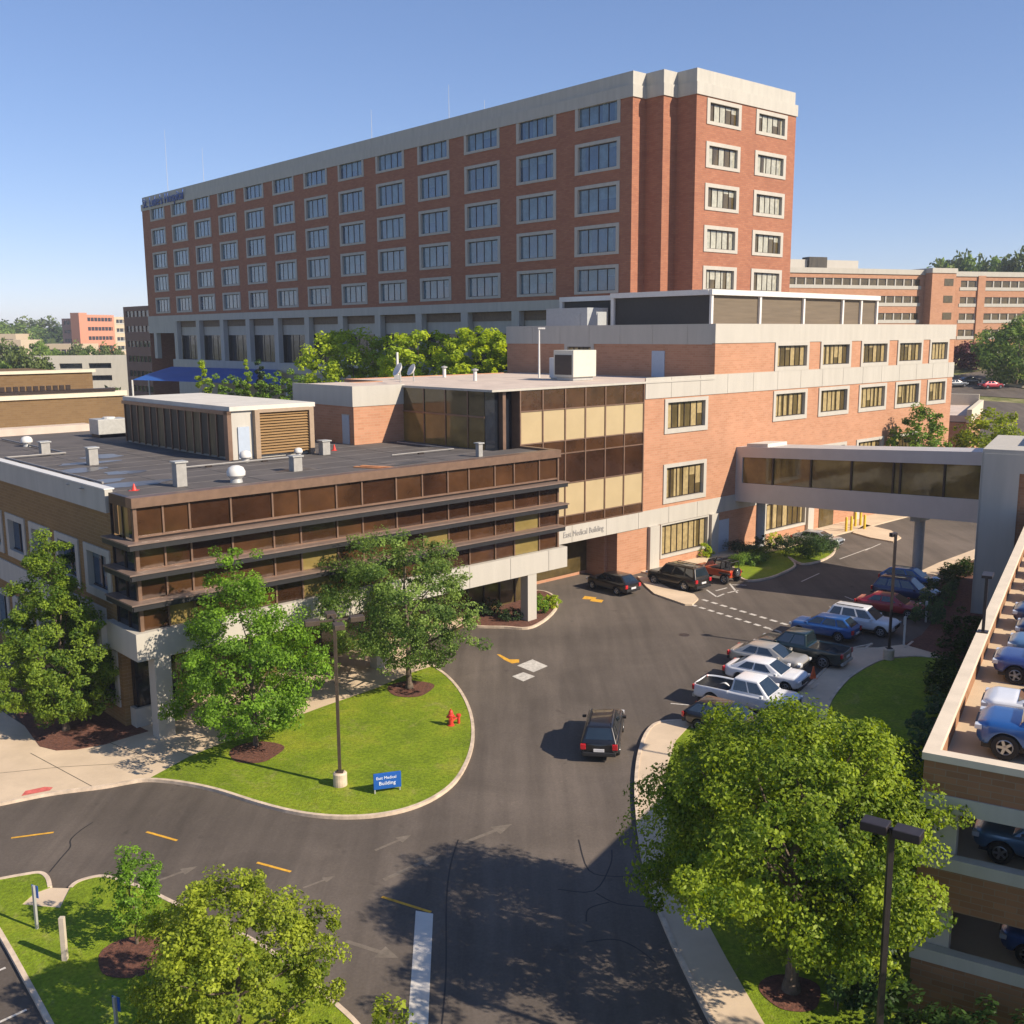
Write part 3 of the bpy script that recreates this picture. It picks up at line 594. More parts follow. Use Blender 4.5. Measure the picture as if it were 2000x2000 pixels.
mull = [-46.05, -44.6, -43.14, -40.74, -38.19, -36.44, -33.95, -32.13, -29.58, -27.54, -25.45, -23.67, -21.37, -19.6, -17.2, -15.35]
rws = [(9.86, 11.33), (8.1, 9.12), (6.5, 7.55), (4.82, 5.95)]
q = MB()
for r_, (za, zb) in enumerate(rws):
    for k in range(len(mull)-1):
        mi = random.choice((0, 0, 1)); yl = (r_, k) in ((2, 9), (2, 5), (3, 5), (2, 13), (3, 13), (3, 1))
        tw = random.uniform(-.02, .02)
        q.quad((mull[k], -3.7+tw, za), (mull[k+1], -3.7-tw, za), (mull[k+1], -3.7-tw, zb), (mull[k], -3.7+tw, zb), mi=2 if yl else mi)
q.box(-46.1, -15.4, -3.62, -3.5, 4.8, 11.4, mi=3)  # dark backing left bare above the lower rows stands for shelf shade
q.obj('ribbon_glazing', [panel_b, panel_b2, blind_d, bronze_d], C_)
q = MB()
for c in mull:
    for z0_, z1_ in rws: q.box(c-.05, c+.05, -3.79, -3.73, z0_, z1_)
q.box(-46.2, -46.0, -3.8, -3.6, 4.8, 11.4); q.box(-15.4, -15.25, -3.8, 0, 4.8, 11.4)
for z in (9.80, 8.04, 6.44): q.box(-46.2, -15.25, -3.78, -3.6, z-.05, z+.06)
q.obj('mullion', bronze, C_)
MB().box(-46.3, -15.2, -3.95, -3.2, 11.34, 11.86).box(-15.6, -15.2, -3.2, 0, 11.34, 11.86).obj('roof_fascia', bronze, C_)
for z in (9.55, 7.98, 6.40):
    q = MB(); q.box(-46.85, -14.9 if z > 7 else -15.2, -4.5, -3.62, z-.02, z+.06); q.box(-46.85, -46.2, -3.62, -.95, z-.02, z+.06)
    for x in np.arange(-45.2, -15.5, 2.9): q.box(x, x+.06, -4.3, -3.8, z-.2, z-.025)
    q.obj('sunshade', shelfm, C_); q = MB(); q.box(-46.75, -15.0 if z > 7 else -15.25, -4.44, -4.36, z-.30, z-.025); q.box(-46.8, -46.72, -4.36, -1, z-.30, z-.025); q.obj('sunshade_shade_strip', trim, C_)  # black strip added to stand for the shade under each shelf
q = MB(); q.quad((-46.18, -3.7, 4.8), (-46.18, -.9, 4.8), (-46.18, -.9, 9.6), (-46.18, -3.7, 9.6), mi=1)
for y0, y1, mi in ((-3.6, -3.1, 1), (-3.1, -1.9, 2), (-1.8, -1.3, 0), (-1.3, -.95, 1)): q.quad((-46.18, y0, 9.7), (-46.18, y1, 9.7), (-46.18, y1, 11.3), (-46.18, y0, 11.3), mi=mi)
for y in (-3.7, -2.45, -.95): q.box(-46.25, -46.12, y-.05, y+.05, 4.8, 11.4)
q.box(-46.25, -46.0, -3.7, -.9, 11.3, 11.84); q.obj('corner_glazing', [bronze_d, gl_nav, blind_d], C_)
rf = MB(); rf.quad((-46.0, -3.3, 11.7), (-15.3, -3.3, 11.7), (-15.3, 0, 11.7), (-46.0, 0, 11.7)); rf.quad((-46.0, 0, 11.7), (-18.2, 0, 11.7), (-18.2, 10.5, 11.7), (-46.0, 10.5, 11.7)); rf.quad((-46.0, 10.5, 11.7), (-22.9, 10.5, 11.7), (-22.9, 26, 11.7), (-46.0, 26, 11.7)); rf.quad((-46.0, 26, 11.7), (-30, 26, 11.7), (-30, 38, 11.7), (-46.0, 38, 11.7)); rf.obj('flat_roof', roof_d, C_)
q = MB()
for k in range(12): y = -2.2+k*2.4; q.box(-45.8, -22.9 if y > 10 else -18.5 if y > 0 else -15.8, y, y+.07, 11.70, 11.712)
for x in (-42, -37.5, -28, -24): q.box(x, x+.07, -3.2, 26 if x < -36 else 7.5, 11.712, 11.72)
q.obj('membrane_seam', mat('seam', (.13, .12, .115), .8, var=.3), C_)
for px_l, r_ in (([(-45, 3), (-45, 20), (-41, 20), (-41, 34)], .07), ([(-39, 6.2), (-30.5, 6.2), (-30.5, 7.6)], .06), ([(-25.5, 2.2), (-20, 2.2), (-20, 9)], .05)):
    q = MB()
    for a_, b_ in zip(px_l, px_l[1:]): q.tube((a_[0], a_[1], 11.84), (b_[0], b_[1], 11.84), r_, n=6)
    q.obj('roof_conduit', mat('conduit_grey', (.22, .21, .20), .6), C_)
for x, y in ((-45, 5), (-45, 9), (-45, 13), (-45, 17), (-37, 6.2), (-33, 6.2), (-23, 2.2)): MB().box(x-.2, x+.2, y-.12, y+.12, 11.7, 11.8).obj('conduit_block', bronze_d, C_)
for x, y, w, d, a_ in ((-44.6, 4.5, 1.6, .8, .2), (-43.8, 2.2, 2.6, .9, -.1), (-42, 7.5, 1.2, .9, .3), (-43.4, 10.5, 1.5, 1.1, .1), (-41.8, 14, 2, .7, 0), (-39.5, 17, 1.4, 1.2, .2), (-33.5, 1.0, 1.4, .6, 0), (-27, -1.2, 2, .5, .1)):
    q = MB(); q.v += [(x+w*math.cos(t)*(1+.25*math.sin(3*t+x)), y+d*math.sin(t)*(1+.2*math.cos(2*t+y)), 11.716) for t in np.linspace(0, 2*math.pi, 19)[:-1]]; q.f.append(tuple(range(len(q.v)-18, len(q.v)))); q.m.append(0); q.obj('ponding_water', mat('wet_membrane', (.085, .085, .09), .3, var=.3), C_)
MB().box(-46, -30, 37.6, 38, 11.6, 12.3).box(-46, -30, 38, 46, 11.2, 11.75).obj('rear_roof_edge', roof_l, C_)
for x, d in ((-45.7, .8), (-31.6, .75), (-18.6, .75)): MB().box(x, x+d+.1, -4.05, -4.05+d, -2, 3.32).obj('column', precast_w, C_)
q = MB(); q.box(-45.9, -15.1, .3, .5, -2, 3.5, mi=1)
for x in np.arange(-45.3, -15, 1.55): q.box(x-.05, x+.05, .2, .3, -2, 3.5)
q.obj('ground_floor_glazing', [bronze_d, gl_drk], C_)
MB().box(-45.9, -43.2, -1.6, .2, -2, -.1).obj('low_wall', precast, C_)
q = MB(); q.box(-45.7, -43.4, -1.4, .25, -.1, 3.4); q.obj('corner_vestibule', gl_nav, C_)
# louvred plant enclosure on the roof
q = MB(); q.box(-34.1, -27.9, 8.4, 25.5, 11.7, 15.0); q.obj('plant_enclosure', precast, C_)
q = MB(); q.box(-34.3, -27.7, 8.2, 25.7, 15.0, 15.3); q.obj('enclosure_roof', roof_w, C_)
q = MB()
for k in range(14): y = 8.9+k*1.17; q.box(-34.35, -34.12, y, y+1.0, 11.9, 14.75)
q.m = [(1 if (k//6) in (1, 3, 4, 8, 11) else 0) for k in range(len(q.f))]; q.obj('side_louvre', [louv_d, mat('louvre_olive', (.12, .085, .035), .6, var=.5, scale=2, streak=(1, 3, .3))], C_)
q = MB()
for k in range(15): y = 8.85+k*1.17; q.box(-34.42, -34.3, y-.05, y+.05, 11.8, 14.9)
q.box(-34.5, -34.2, 8.2, 8.7, 11.7, 15); q.box(-34.5, -34.2, 8.2, 25.5, 14.75, 15.0); q.obj('louvre_frame', bronze, C_)
q = MB()
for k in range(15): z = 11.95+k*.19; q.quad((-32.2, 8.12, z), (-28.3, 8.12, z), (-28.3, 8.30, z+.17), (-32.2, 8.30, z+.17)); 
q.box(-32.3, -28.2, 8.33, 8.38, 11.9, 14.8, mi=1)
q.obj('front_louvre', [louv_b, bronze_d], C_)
q = MB(); q.box(-32.55, -32.2, 8.0, 8.38, 11.7, 15); q.box(-28.3, -27.95, 8.0, 8.38, 11.7, 15); q.box(-32.2, -28.3, 8.0, 8.38, 14.8, 15.02); q.obj('louvre_surround', mat('louvre_tan', (.30, .22, .15), .6, var=.1), C_)
MB().box(-33.7, -32.85, 8.3, 8.39, 11.75, 13.9).obj('access_door', doorp, C_)
MB().box(-22.97, -22.9, 11.1, 12.0, 11.72, 13.9).obj('roof_door', doorp, C_)
MB().box(-22.96, -22.9, 11.05, 12.05, 13.9, 13.98).obj('door_lintel', steel, C_)

# ------------------------------------------------------------------ hospital tower
AT = R(48.8); UT = np.array([math.sin(AT), math.cos(AT)]); VT = np.array([-math.cos(AT), math.sin(AT)])
TA = np.array([13.108, 115.0])
T_ = thing('hospital_tower', 'tall red brick hospital tower with pale parapet and five rows of blue windows', 'building', (TA[0], TA[1], 0), math.atan2(UT[1], UT[0]))
# local x = UT (short, sunlit side), local y = VT (long side, running left); long facade faces -x
w_ = MB(); TW = []
for k in range(13):
    c = 5.2+10.02*k
    for zb, zt in ((42.4, 45.4), (37.6, 40.95), (33.05, 36.35), (28.6, 31.95), (24.4, 27.5)): TW.append((c-3.45, c+3.45, zb, zt))
LT = 133.
wall(w_, (0, LT), (0, -1), (-1, 0), LT, 23.9, 45.6, [(LT-b_, LT-a, c, d) for a, b_, c, d in TW], .34)
st = [(0, 0), (2.06, 0), (2.06, -2.5), (4.24, -2.5), (4.24, -5.17), (22.5, -5.17), (22.5, LT), (0, LT)]
sw = []
for a in (5.95, 14.7):
    for zb, zt in ((41.95, 44.6), (37.5, 40.2), (33.1, 35.9), (28.7, 31.5), (24.4, 27.2)): sw.append((a, a+6., zb, zt))
wall(w_, (4.24, -5.17), (1, 0), (0, -1), 18.26, 23.9, 45.6, [(a-4.24, b_-4.24, c, d) for a, b_, c, d in sw], .34)
for i in range(4):
    a, b_ = st[i], st[i+1]; w_.quad((*a, 23.9), (*b_, 23.9), (*b_, 45.6), (*a, 45.6))
for i in (5, 6): a, b_ = st[i], st[i+1]; w_.quad((*a, 0), (*b_, 0), (*b_, 45.6), (*a, 45.6))
w_.quad((4.24, -5.17, 0), (22.5, -5.17, 0), (22.5, -5.17, 23.9), (4.24, -5.17, 23.9)); w_.quad((4.24, -5.17, 0), (4.24, 0, 0), (4.24, 0, 23.9), (4.24, -5.17, 23.9))
w_.obj('brick_wall', brick_t, T_)
for a, b_, c, d in TW: window(T_, (0, LT), (0, -1), (-1, 0), LT-b_, LT-a, c, d, .45, 4, (gl_blc, gl_blu), precast, p=.35, rb=.3)
gl_wc = glassmat('pale_curtain_glass', (.36, .35, .28), .1, 1.6, var=.3, scale=2)
for a, b_, c, d in sw: window(T_, (4.24, -5.17), (1, 0), (0, -1), a-4.24, b_-4.24, c, d, .5, 5, (gl_wc, gl_drk), precast_w, p=.75, rb=.35)
q = MB()
def off(pts, o):      # outset of the plan outline
    n = len(pts); out = []
    for i in range(n):
        p0, p1, p2 = np.array(pts[i-1]), np.array(pts[i]), np.array(pts[(i+1) % n]); d1 = (p1-p0)/np.hypot(*(p1-p0)); d2 = (p2-p1)/np.hypot(*(p2-p1)); n1 = np.array([d1[1], -d1[0]]); n2 = np.array([d2[1], -d2[0]]); out.append(tuple(p1+(n1+n2)*o))
    return out
q.prism(off(st, .14), 44.75, 46.0); q.prism(off(st, -.12), 46.0, 47.4); q.obj('parapet', precast, T_)
# arcade
q = MB(); q.box(-.15, 22, -.1, LT+.1, 22.75, 23.9); q.box(-.15, 22, 119.9, LT+.1, 20.5, 22.75); q.obj('arcade_beam', precast, T_)
for k in range(13): y = 19.0+10.1*k-10.1; MB().box(-.12, .75, y-.75, y+.65, 15.4, 22.75).obj('arcade_column', precast, T_)
q = MB(); q.box(.8, 1.1, 0, 121, 21.6, 22.75, mi=1); q.box(.9, 1.1, 0, 121, 20.0, 21.6, mi=2); q.box(1.1, 1.3, 0, 121, 15.4, 20.0, mi=0)
for y in np.arange(2, 120, 2.0): q.box(1.04, 1.12, y, y+.08, 15.4, 20.0, mi=3)
q.obj('arcade_glazing', [gl_nav, mat('arcade_brown', (.17, .12, .08), .8, var=.2), precast, bronze_d], T_)
q = MB(); q.box(-.3, 22, 0, 121.5, 13.7, 15.4); q.box(0, 22, 0, 120, 0, 13.7); q.obj('podium', precast, T_)
x1 = 0.
for wd in ("St.", "Luke's", "Hospital"):
    w1 = lettering('roof_lettering', wd, 2.6, text_bl, T_, (-.32, 131.8-x1, 45.2), -math.pi/2, ex=.08); x1 += max(v.co.x for v in w1.data.vertices)+.9
for y, x, h in ((129, 4, 13), (121, 8, 9), (58.5, 6, 6), (42, 8, 7), (39, 12, 5)):
    MB().tube((x, y, 46), (x, y, 47.4+h), .05, .02, 6).obj('aerial', steel, T_)

# ------------------------------------------------------------------ skybridge
def Bw(s, b, z=0): p = F0+s*U2-b*N2; return (float(p[0]), float(p[1]), z)
LBR = 24.
BR = thing('skybridge', 'grey enclosed skybridge with long bronze window crossing from the brick building to the garage', 'skybridge', Bw(11.75, 0), math.pi/2-AZB)
def zl(y, a, b_): return a+(b_-a)*(-y)/LBR     # y runs 0 .. -LBR
ZT, ZG1, ZG0, ZBm = (9.65, 11.05), (8.72, 10.02), (6.35, 7.35), (4.62, 5.55)
def slab(mb, y0, y1, x0, x1, lo, hi, mi=0):
    i = len(mb.v)
    for y in (y0, y1):
        for x, zz in ((x0, lo), (x1, lo), (x1, hi), (x0, hi)): mb.v.append((x, y, zl(y, *zz)))
    for f in ((0, 1, 2, 3), (7, 6, 5, 4), (0, 4, 5, 1), (1, 5, 6, 2), (2, 6, 7, 3), (3, 7, 4, 0)): mb.f.append(tuple(i+k for k in f)); mb.m.append(mi)
brm = mat('bridge_metal', (.50, .47, .45), .5, metal=.2, var=.05, scale=.8)
q = MB(); slab(q, 0, -LBR, 0, 3.6, ZBm, ZG0); slab(q, 0, -LBR, 0, 3.6, ZG1, ZT); slab(q, 0, -.7, 0, 3.6, ZG0, ZG1); slab(q, -LBR+1.6, -LBR, 0, 3.6, ZG0, ZG1); q.obj('bridge_casing', brm, BR)
q = MB(); slab(q, -.7, -LBR+1.6, .16, .2, ZG0, ZG1); slab(q, -.7, -LBR+1.6, 3.4, 3.44, ZG0, ZG1); q.obj('bridge_window', gl_brg, BR)
q = MB()
for y in (-3.8, -7.6, -11.4, -15.1, -15.7, -19.3): slab(q, y, y-.16, .05, .22, ZG0, ZG1)
q.obj('window_mullion', bronze_d, BR)
q = MB(); slab(q, -1, -3.2, .2, 3.3, ZT, (9.95, 11.4)); q.obj('roof_vent', roof_w, BR)
pp = at(1840, 1137); q = MB(); lp = (4.2, -17.6)
q.tube((1.9, -16.8, -.3), (1.9, -16.8, 4.8), .42, n=14); q.box(1.0, 2.8, -17.2, -16.4, 4.75, 5.25); q.obj('support_column', greyp, BR, smooth=True); MB().tube((1.9, -1.6, -.3), (1.9, -1.6, 4.7), .42, n=14).obj('support_column', greyp, BR, smooth=True)

# ------------------------------------------------------------------ parking garage
G = thing('parking_garage', 'brick and concrete open parking garage with cars on its roof deck', 'parking garage', (GCORN[0], GCORN[1], 0), math.atan2(GU[1], GU[0]))
# local x = u (away), local y = -v
LU, LV = 48., 34.
levels = [(7.43, 7.65, precast_w), ]
q = MB()
for z0, z1 in ((5.9, 6.42), (4.06, 4.45), (.95, 1.36)): q.box(-.05, LU, -.32, .05, z0, z1); q.box(-.05, .32, -LV, -.32, z0, z1)
q.obj('concrete_band', precast, G)
q = MB(); q.box(-.06, LU, -.38, .06, 7.43, 7.65); q.box(-.06, .38, -LV, -.38, 7.43, 7.65); q.obj('parapet_cap', mat('cap_stone', (.62, .53, .41), .85, var=.1, scale=.8), G)
q = MB()
for z0, z1 in ((6.42, 7.43), (2.78, 4.06), (-1.6, .95)): q.box(0, LU, -.30, 0, z0, z1); q.box(0, .30, -LV, -.30, z0, z1)
q.obj('brick_spandrel', brick_g, G)
q = MB(); q.box(.3, LU, -LV, -.3, 6.35, 6.6); q.obj('roof_deck', deckm, G)
q = MB(); q.box(.3, LU, -LV, -.3, 3.3, 3.5); q.box(.3, LU, -LV, -.3, -.05, .2); q.obj('lower_deck', deckm, G)
for u in range(0, 5):
    for v in (.35, 9, 18): MB().box(.35+u*11, 1.0+u*11, -v-.65, -v, -.9, 6.35).obj('column', precast, G)
q = MB(); q.box(20, LU, -LV, -14, -1, 6.35); q.obj('core_wall', precast, G)
q = MB()
for k in range(14): u = 2.55+k*2.85; q.box(u-.05, u+.05, -6.4, -1.0, 6.602, 6.606)
q.obj('parking_line', whitel, G)
# stair tower of the garage
q = MB(); q.box(47, 58, -12, 3.2, -1, 11.4); q.obj('stair_tower', brick_g, G)
q = MB(); q.box(46.85, 47.0, .9, 3.3, -1, 11.6); q.box(46.85, 47., -12, .9, 10.3, 11.6); q.box(46.85, 58.1, 3.2, 3.35, -1, 11.6); q.box(46.9, 58.1, -12.1, 3.3, 11.6, 11.9); q.obj('stair_tower_trim', precast_w, G)
q = MB(); q.box(50, 56, -6, .5, 11.9, 12.5); q.obj('stair_tower_hatch', steel, G)

# ================================================================== DISTANT BUILDINGS
def block(name, label, cat, px_l, px_r, y_top, Y0, Y1, rows, matw, matg, base=0., group=None, depth=30., coping=None, bands=None, z0h=None):
    """long office block between two pixels at distances Y0, Y1 with ribbon windows"""
    a = np.array(atY(px_l, y_top, Y0)); b_ = np.array(atY(px_r, y_top, Y1)); zt = (a[2]+b_[2])/2
    d = b_[:2]-a[:2]; L = float(np.hypot(*d)); t = thing(name, label, cat, (a[0], a[1], base), math.atan2(d[1], d[0]), group)
    H_ = zt-base; w = MB(); fl = H_/rows; hs = []
    for r_ in range(rows):
        z = base*0+fl*r_+fl*.30; hs.append((1.5, L-1.5, z, z+fl*.40))
    wall(w, (0, 0), EX, EN, L, 0, H_, hs, .3)
    w.quad((0, 0, 0), (0, depth, 0), (0, depth, H_), (0, 0, H_)); w.quad((L, 0, 0), (L, depth, 0), (L, depth, H_), (L, 0, H_)); w.quad((0, depth, 0), (L, depth, 0), (L, depth, H_), (0, depth, H_)); w.quad((0, 0, H_), (L, 0, H_), (L, depth, H_), (0, depth, H_))
    w.obj('wall', matw, t)
    for h in hs:
        g_ = MB(); g_.quad((h[0], .28, h[2]), (h[1], .28, h[2]), (h[1], .28, h[3]), (h[0], .28, h[3])); x = h[0]+2
        while x < h[1]: g_.box(x, x+.35, .1, .29, h[2], h[3], mi=1); x += 2.6
        g_.obj('ribbon_window', [matg, bands or matw], t)
    if coping: MB().box(-.3, L+.3, -.25, depth, H_-.2, H_+1.0).obj('coping', coping, t)
    if bands:
        for h in hs: MB().box(1.2, L-1.2, -.12, .3, h[2]-.8, h[2]).obj('sill_band', bands, t)
    return t, L, H_
pink = mat('pink_brick', (.52, .22, .14), .85, var=.06); pink_shaded = mat('pink_brick_shaded', (.30, .17, .15), .85, var=.06); tanb = mat('tan_wall', (.50, .40, .28), .85, var=.08); officeb = mat('office_brown', (.22, .12, .085), .85, var=.06)  # mauve is the pink brick with the shade of its left face painted in
fard = glassmat('far_glass', (.03, .03, .04), .15, 1.5)
t, L, H_ = block('brick_office', 'five storey salmon brick office with white sill bands and corner pier behind the medical building', 'building', 1530, 1808, 533, 240, 255, 5, brick_o, gl_drk, 13.5, depth=40, coping=precast_w, bands=precast_w)
q = MB(); q.box(L-.2, L+7.2, -2.5, 10, 0, H_+1.3); q.obj('corner_pier', brick_o, t); MB().box(L-.4, L+7.4, -2.7, 10.2, H_+.2, H_+1.35).obj('pier_coping', precast_w, t)
MB().box(2, L-12, 10, 25, H_+.9, H_+3.6).obj('roof_plant', precast_w, t); MB().box(14, L-22, 9.2, 12, H_+1, H_+4.2).obj('plant_louvre', louv_d, t)
q = MB()
for r_ in range(5):
    z = H_/5*r_+H_/5*.3; q.box(L+3.6, L+6.4, -2.56, -2.45, z, z+1.7)
q.obj('pier_window', gl_drk, t)
t, L, H_ = block('brick_office', 'long salmon brick office wing with ribbon windows at the right edge, beyond the corner pier', 'building', 1868, 2150, 540, 262, 275, 5, brick_o, gl_drk, 13.5, depth=30, coping=precast_w, bands=precast_w)
for x in (6.5, 22, 37): MB().box(x, x+2.2, -.35, .3, 0, H_).obj('pier', brick_o, t)
t, L, H_ = block('pink_office', 'pink brick office tower on the left skyline with dark ribbon windows', 'building', 160, 222, 615, 600, 622, 6, pink, fard, 0, depth=9)
MB().box(-3, 3.0, -.6, 6, 0, H_+1.0).obj('stair_core', pink, t)
block('shaded_pink_office', 'shaded mauve wing to the left of the pink office tower', 'building', 120, 152, 622, 606, 600, 6, pink_shaded, fard, 0, depth=8)
block('pale_office', 'pale office wing right of the pink office tower, beside the dark brown office', 'building', 222, 245, 619, 625, 632, 6, tanb, fard, 0, depth=9, bands=precast_w)
t, L, H_ = block('brown_office', 'dark brown office with black ribbon windows directly left of the hospital tower', 'building', 240, 300, 598, 285, 270, 7, officeb, gl_nav, 0, depth=40)
MB().box(L-1, L+16, 2, 30, 0, H_+.2).obj('shaded_wing', officeb, t)
for k in range(7):
    z = H_/7*k+H_/7*.3; MB().box(L-.5, L+15.5, 1.9, 2.1, z, z+1.6).obj('wing_window', gl_nav, t)
# far white parking structure
a = np.array(atY(-150, 697, 330)); b_ = np.array(atY(258, 699, 345)); d = b_[:2]-a[:2]; L = float(np.hypot(*d))
t = thing('white_parking_deck', 'long low white parking structure with dark openings in front of the pink office tower', 'parking deck', (a[0], a[1], 0), math.atan2(d[1], d[0]))
w_ = MB(); wall(w_, (0, 0), EX, EN, L, 0, a[2], [(x, x+7, z, z+1.7) for x in np.arange(4, L-8, 9.) for z in (a[2]-4.3, a[2]-8.3)], 1.2); w_.quad((0, 0, a[2]-1), (L, 0, a[2]-1), (L, 40, a[2]-1), (0, 40, a[2]-1)); w_.obj('wall', precast_w, t)
MB().box(0, L, 1.2, 1.5, 0, a[2]-2).obj('dark_interior', gl_nav, t)
for k, (x0, x1, yt, Y, lb) in enumerate(((-60, 40, 664, 520, 'low tan building with flat roof at the far left among trees'), (58, 150, 672, 480, 'low cream building in front of the shaded mauve office wing'), (-20, 30, 652, 640, 'pale roofed house block at the left edge of the skyline'))):
    block('low_building', lb, 'building', x0, x1, yt, Y, Y, 2, tanb, fard, 0, depth=25)
# brown brick building behind the clinic roof
t = thing('annex_building', 'brown brick annex with cream coping behind the flat clinic roof', 'building', (*Bw(-75, 48)[:2], 0), math.pi/2-AZB)
brown = brickmat('brown_brick', (.175, .11, .052), (.15, .092, .043), (.17, .125, .075))
q = MB(); q.box(0, 50, 0, 26, 0, 14.1); q.box(0, 49.2, 6, 26, 14.0, 16.3); q.obj('brick_wall', brown, t)
q = MB(); q.box(-.2, 36.5, -.25, .4, 14.1, 15.1); q.box(36.5, 50.2, -.2, .4, 14.1, 14.6); q.box(0, 49.5, 5.8, 6.4, 16.3, 16.6); q.obj('cream_coping', mat('cream', (.58, .52, .40), .8, var=.06), t)
q = MB(); q.box(37, 37.6, -.1, .2, 11, 14.1); q.box(33.8, 35.3, -1.2, 0, 10.5, 13.4); q.obj('downpipe', precast_w, t)
q = MB(); q.box(37.5, 49, -.35, .4, 14.62, 14.9)
for k in range(12): q.box(37.6+k*.6, 38.+k*.6, -.4, -.2, 14.9, 15.35)
q.obj('bird_spikes', bronze_d, t)
q = MB(); q.box(20, 48, -9.7, -.05, 8, 11.4); q.obj('lower_roof', roof_w, t)
# blue canopy at the foot of the tower
t = thing('blue_canopy', 'large blue hipped canopy at the foot of the hospital tower', 'canopy', (0, 0, 0))
cl, cr, rl, rr, bl, br_ = atY(258, 742, 170), atY(560, 752, 160), atY(335, 716, 182), atY(540, 722, 172), atY(290, 730, 195), atY(600, 730, 190)
q = MB(); q.quad(cl, cr, rr, rl); q.quad(cl, rl, bl); q.quad(rl, rr, br_, bl); q.obj('canvas_roof', bluec, t)
q = MB()
for p_ in (cl, cr, bl): q.tube((p_[0], p_[1], 0), (p_[0], p_[1], p_[2]), .15, n=6)
q.obj('post', whitep, t)
# small brick building at right, behind the skybridge
t = thing('brick_outbuilding', 'small low brick outbuilding with cream parapet right of the medical building, above the skybridge', 'building', (58.6, 131.5, 0), math.pi/2-R(28))
MB().box(0, 21, -.1, 22, 0, 8.4).obj('brick_wall', brick_o, t)
MB().box(-.2, 21.2, -.3, .3, 8.4, 10.1).box(20.6, 21.3, .3, 22, 8.4, 10.9).obj('cream_parapet', MATS['cream'], t); MB().box(0, 20.6, .3, 22, 8.5, 9.3).obj('roof', roof_l, t)
# ================================================================== ROOFTOP EQUIPMENT
def Lr(px_, py_): p = at(px_, py_, 11.7); return p
for n_, (px_, py_, h, lb) in enumerate(((88, 890, .95, 'grey square roof vent farthest left on the dark clinic roof'), (181, 908, 1.1, 'grey square roof vent between the farthest left vent and the one near the roof edge'), (352, 950, 1.35, 'grey square roof vent nearest the bronze facade of the clinic'), (578, 920, .9, 'grey roof vent in front of the bronze louvres'), (634, 888, .95, 'grey roof vent beside the shaded brick wall and its door'), (936, 892, .9, 'slim tan roof vent at the foot of the glass bay'))):
    p = Lr(px_, py_); t = thing('roof_vent', lb, 'roof vent', p, R(42), 'vents on the flat clinic roof')
    w = .30 if n_ != 5 else .18
    MB().box(-w, w, -w, w, 0, h).obj('duct', mat('dull_duct', (.30, .29, .27), .6, var=.15), t, bevel=.03); MB().box(-w-.08, w+.08, -w-.08, w+.08, h, h+.08).obj('cap', steel, t)
for px_, py_, r, lb in ((53, 872, .42, 'white round turbine vent at the far left of the clinic roof'), (480, 902, .40, 'white round turbine vent between the two louvred screens'), (462, 942, .52, 'largest white round vent near the bronze roof edge'), (583, 890, .30, 'small white domed vent behind the vent by the louvres')):
    p = Lr(px_, py_); t = thing('turbine_vent', lb, 'roof vent', p, 0, 'round turbine vents on the clinic roof')
    MB().lathe([(.001, 0), (r*.7, 0), (r*.6, r*.5)], 14).obj('base', steel, t, smooth=True)
    MB().lathe([(r*.6, r*.4), (r, r*.8), (r*1.02, r*1.2), (r*.8, r*1.65), (r*.4, r*1.85), (.001, r*1.9)], 16).obj('turbine', whitep, t, smooth=True)
for px_, py_, w, d, h, c, lb in ((215, 852, 1.3, 1., 1.5, steel, 'pale grey air unit beside the dark louvres'), (235, 845, 1., .8, .8, roof_l, 'low tan air unit behind the pale grey one')):
    p = Lr(px_, py_); t = thing('air_unit', lb, 'air conditioner', p, R(42)); MB().box(-w, w, -d, d, .25, h).obj('casing', c, t, bevel=.05); MB().box(-w*.9, w*.9, -d*.9, d*.9, 0, .25).obj('skid', bronze_d, t); MB().lathe([(.5, h), (.5, h+.12), (.001, h+.12)], 14).obj('fan', whitep, t)
p = Lr(262, 958); t = thing('safety_cone', 'small red cone on the roof by the clinic corner', 'cone', p); MB().lathe([(.15, 0), (.03, .38), (.001, .38)], 12).obj('cone', redp, t); MB().box(-.22, .22, -.22, .22, 0, .03).obj('base', redp, t)
p = Lr(653, 880); t = thing('safety_cone', 'small pink cone on the roof by the brick penthouse door', 'cone', p); MB().lathe([(.15, 0), (.03, .45), (.001, .45)], 12).obj('cone', redp, t); MB().box(-.18, .18, -.18, .18, 0, .03).obj('base', redp, t)
p = Lr(730, 915); t = thing('timber_board', 'orange tan boards lying on the dark clinic roof', 'boards', p, R(-25)); MB().box(-1.4, 1.4, -.2, .15, 0, .08).box(-1., 1.6, -.05, .3, .081, .14).obj('plank', mat('timber', (.50, .22, .09), .8, var=.2), t)
def Br(px_, py_): return at(px_, py_, 15.95)
p = Br(1125, 742); t = thing('rooftop_unit', 'large cream rooftop air handling unit in front of the upper brick wall', 'air conditioner', p, math.pi/2-AZB)
MB().box(-1.6, 1.3, -1.2, 1.2, .3, 2.6).obj('casing', mat('unit_cream', (.50, .49, .42), .6, var=.05), t, bevel=.04); MB().box(-1.65, -1.6, -1., 1., .5, 2.2).obj('intake_grille', bronze_d, t); MB().box(-1.4, 1.1, -1., 1., 0, .3).obj('skid', steel, t)
p = Br(1088, 740); t = thing('rooftop_cabinet', 'narrow white cabinet left of the large rooftop air unit', 'cabinet', p, math.pi/2-AZB); MB().box(-.5, .5, -.5, .5, .1, 1.9).obj('casing', whitep, t, bevel=.04); MB().box(-.4, .4, -.4, .4, 0, .1).obj('skid', steel, t)
p = Br(1053, 738); t = thing('roof_light_pole', 'white light pole standing on the lower roof before the upper brick wall', 'light pole', p); hh = projh(p, 642)-p[2]
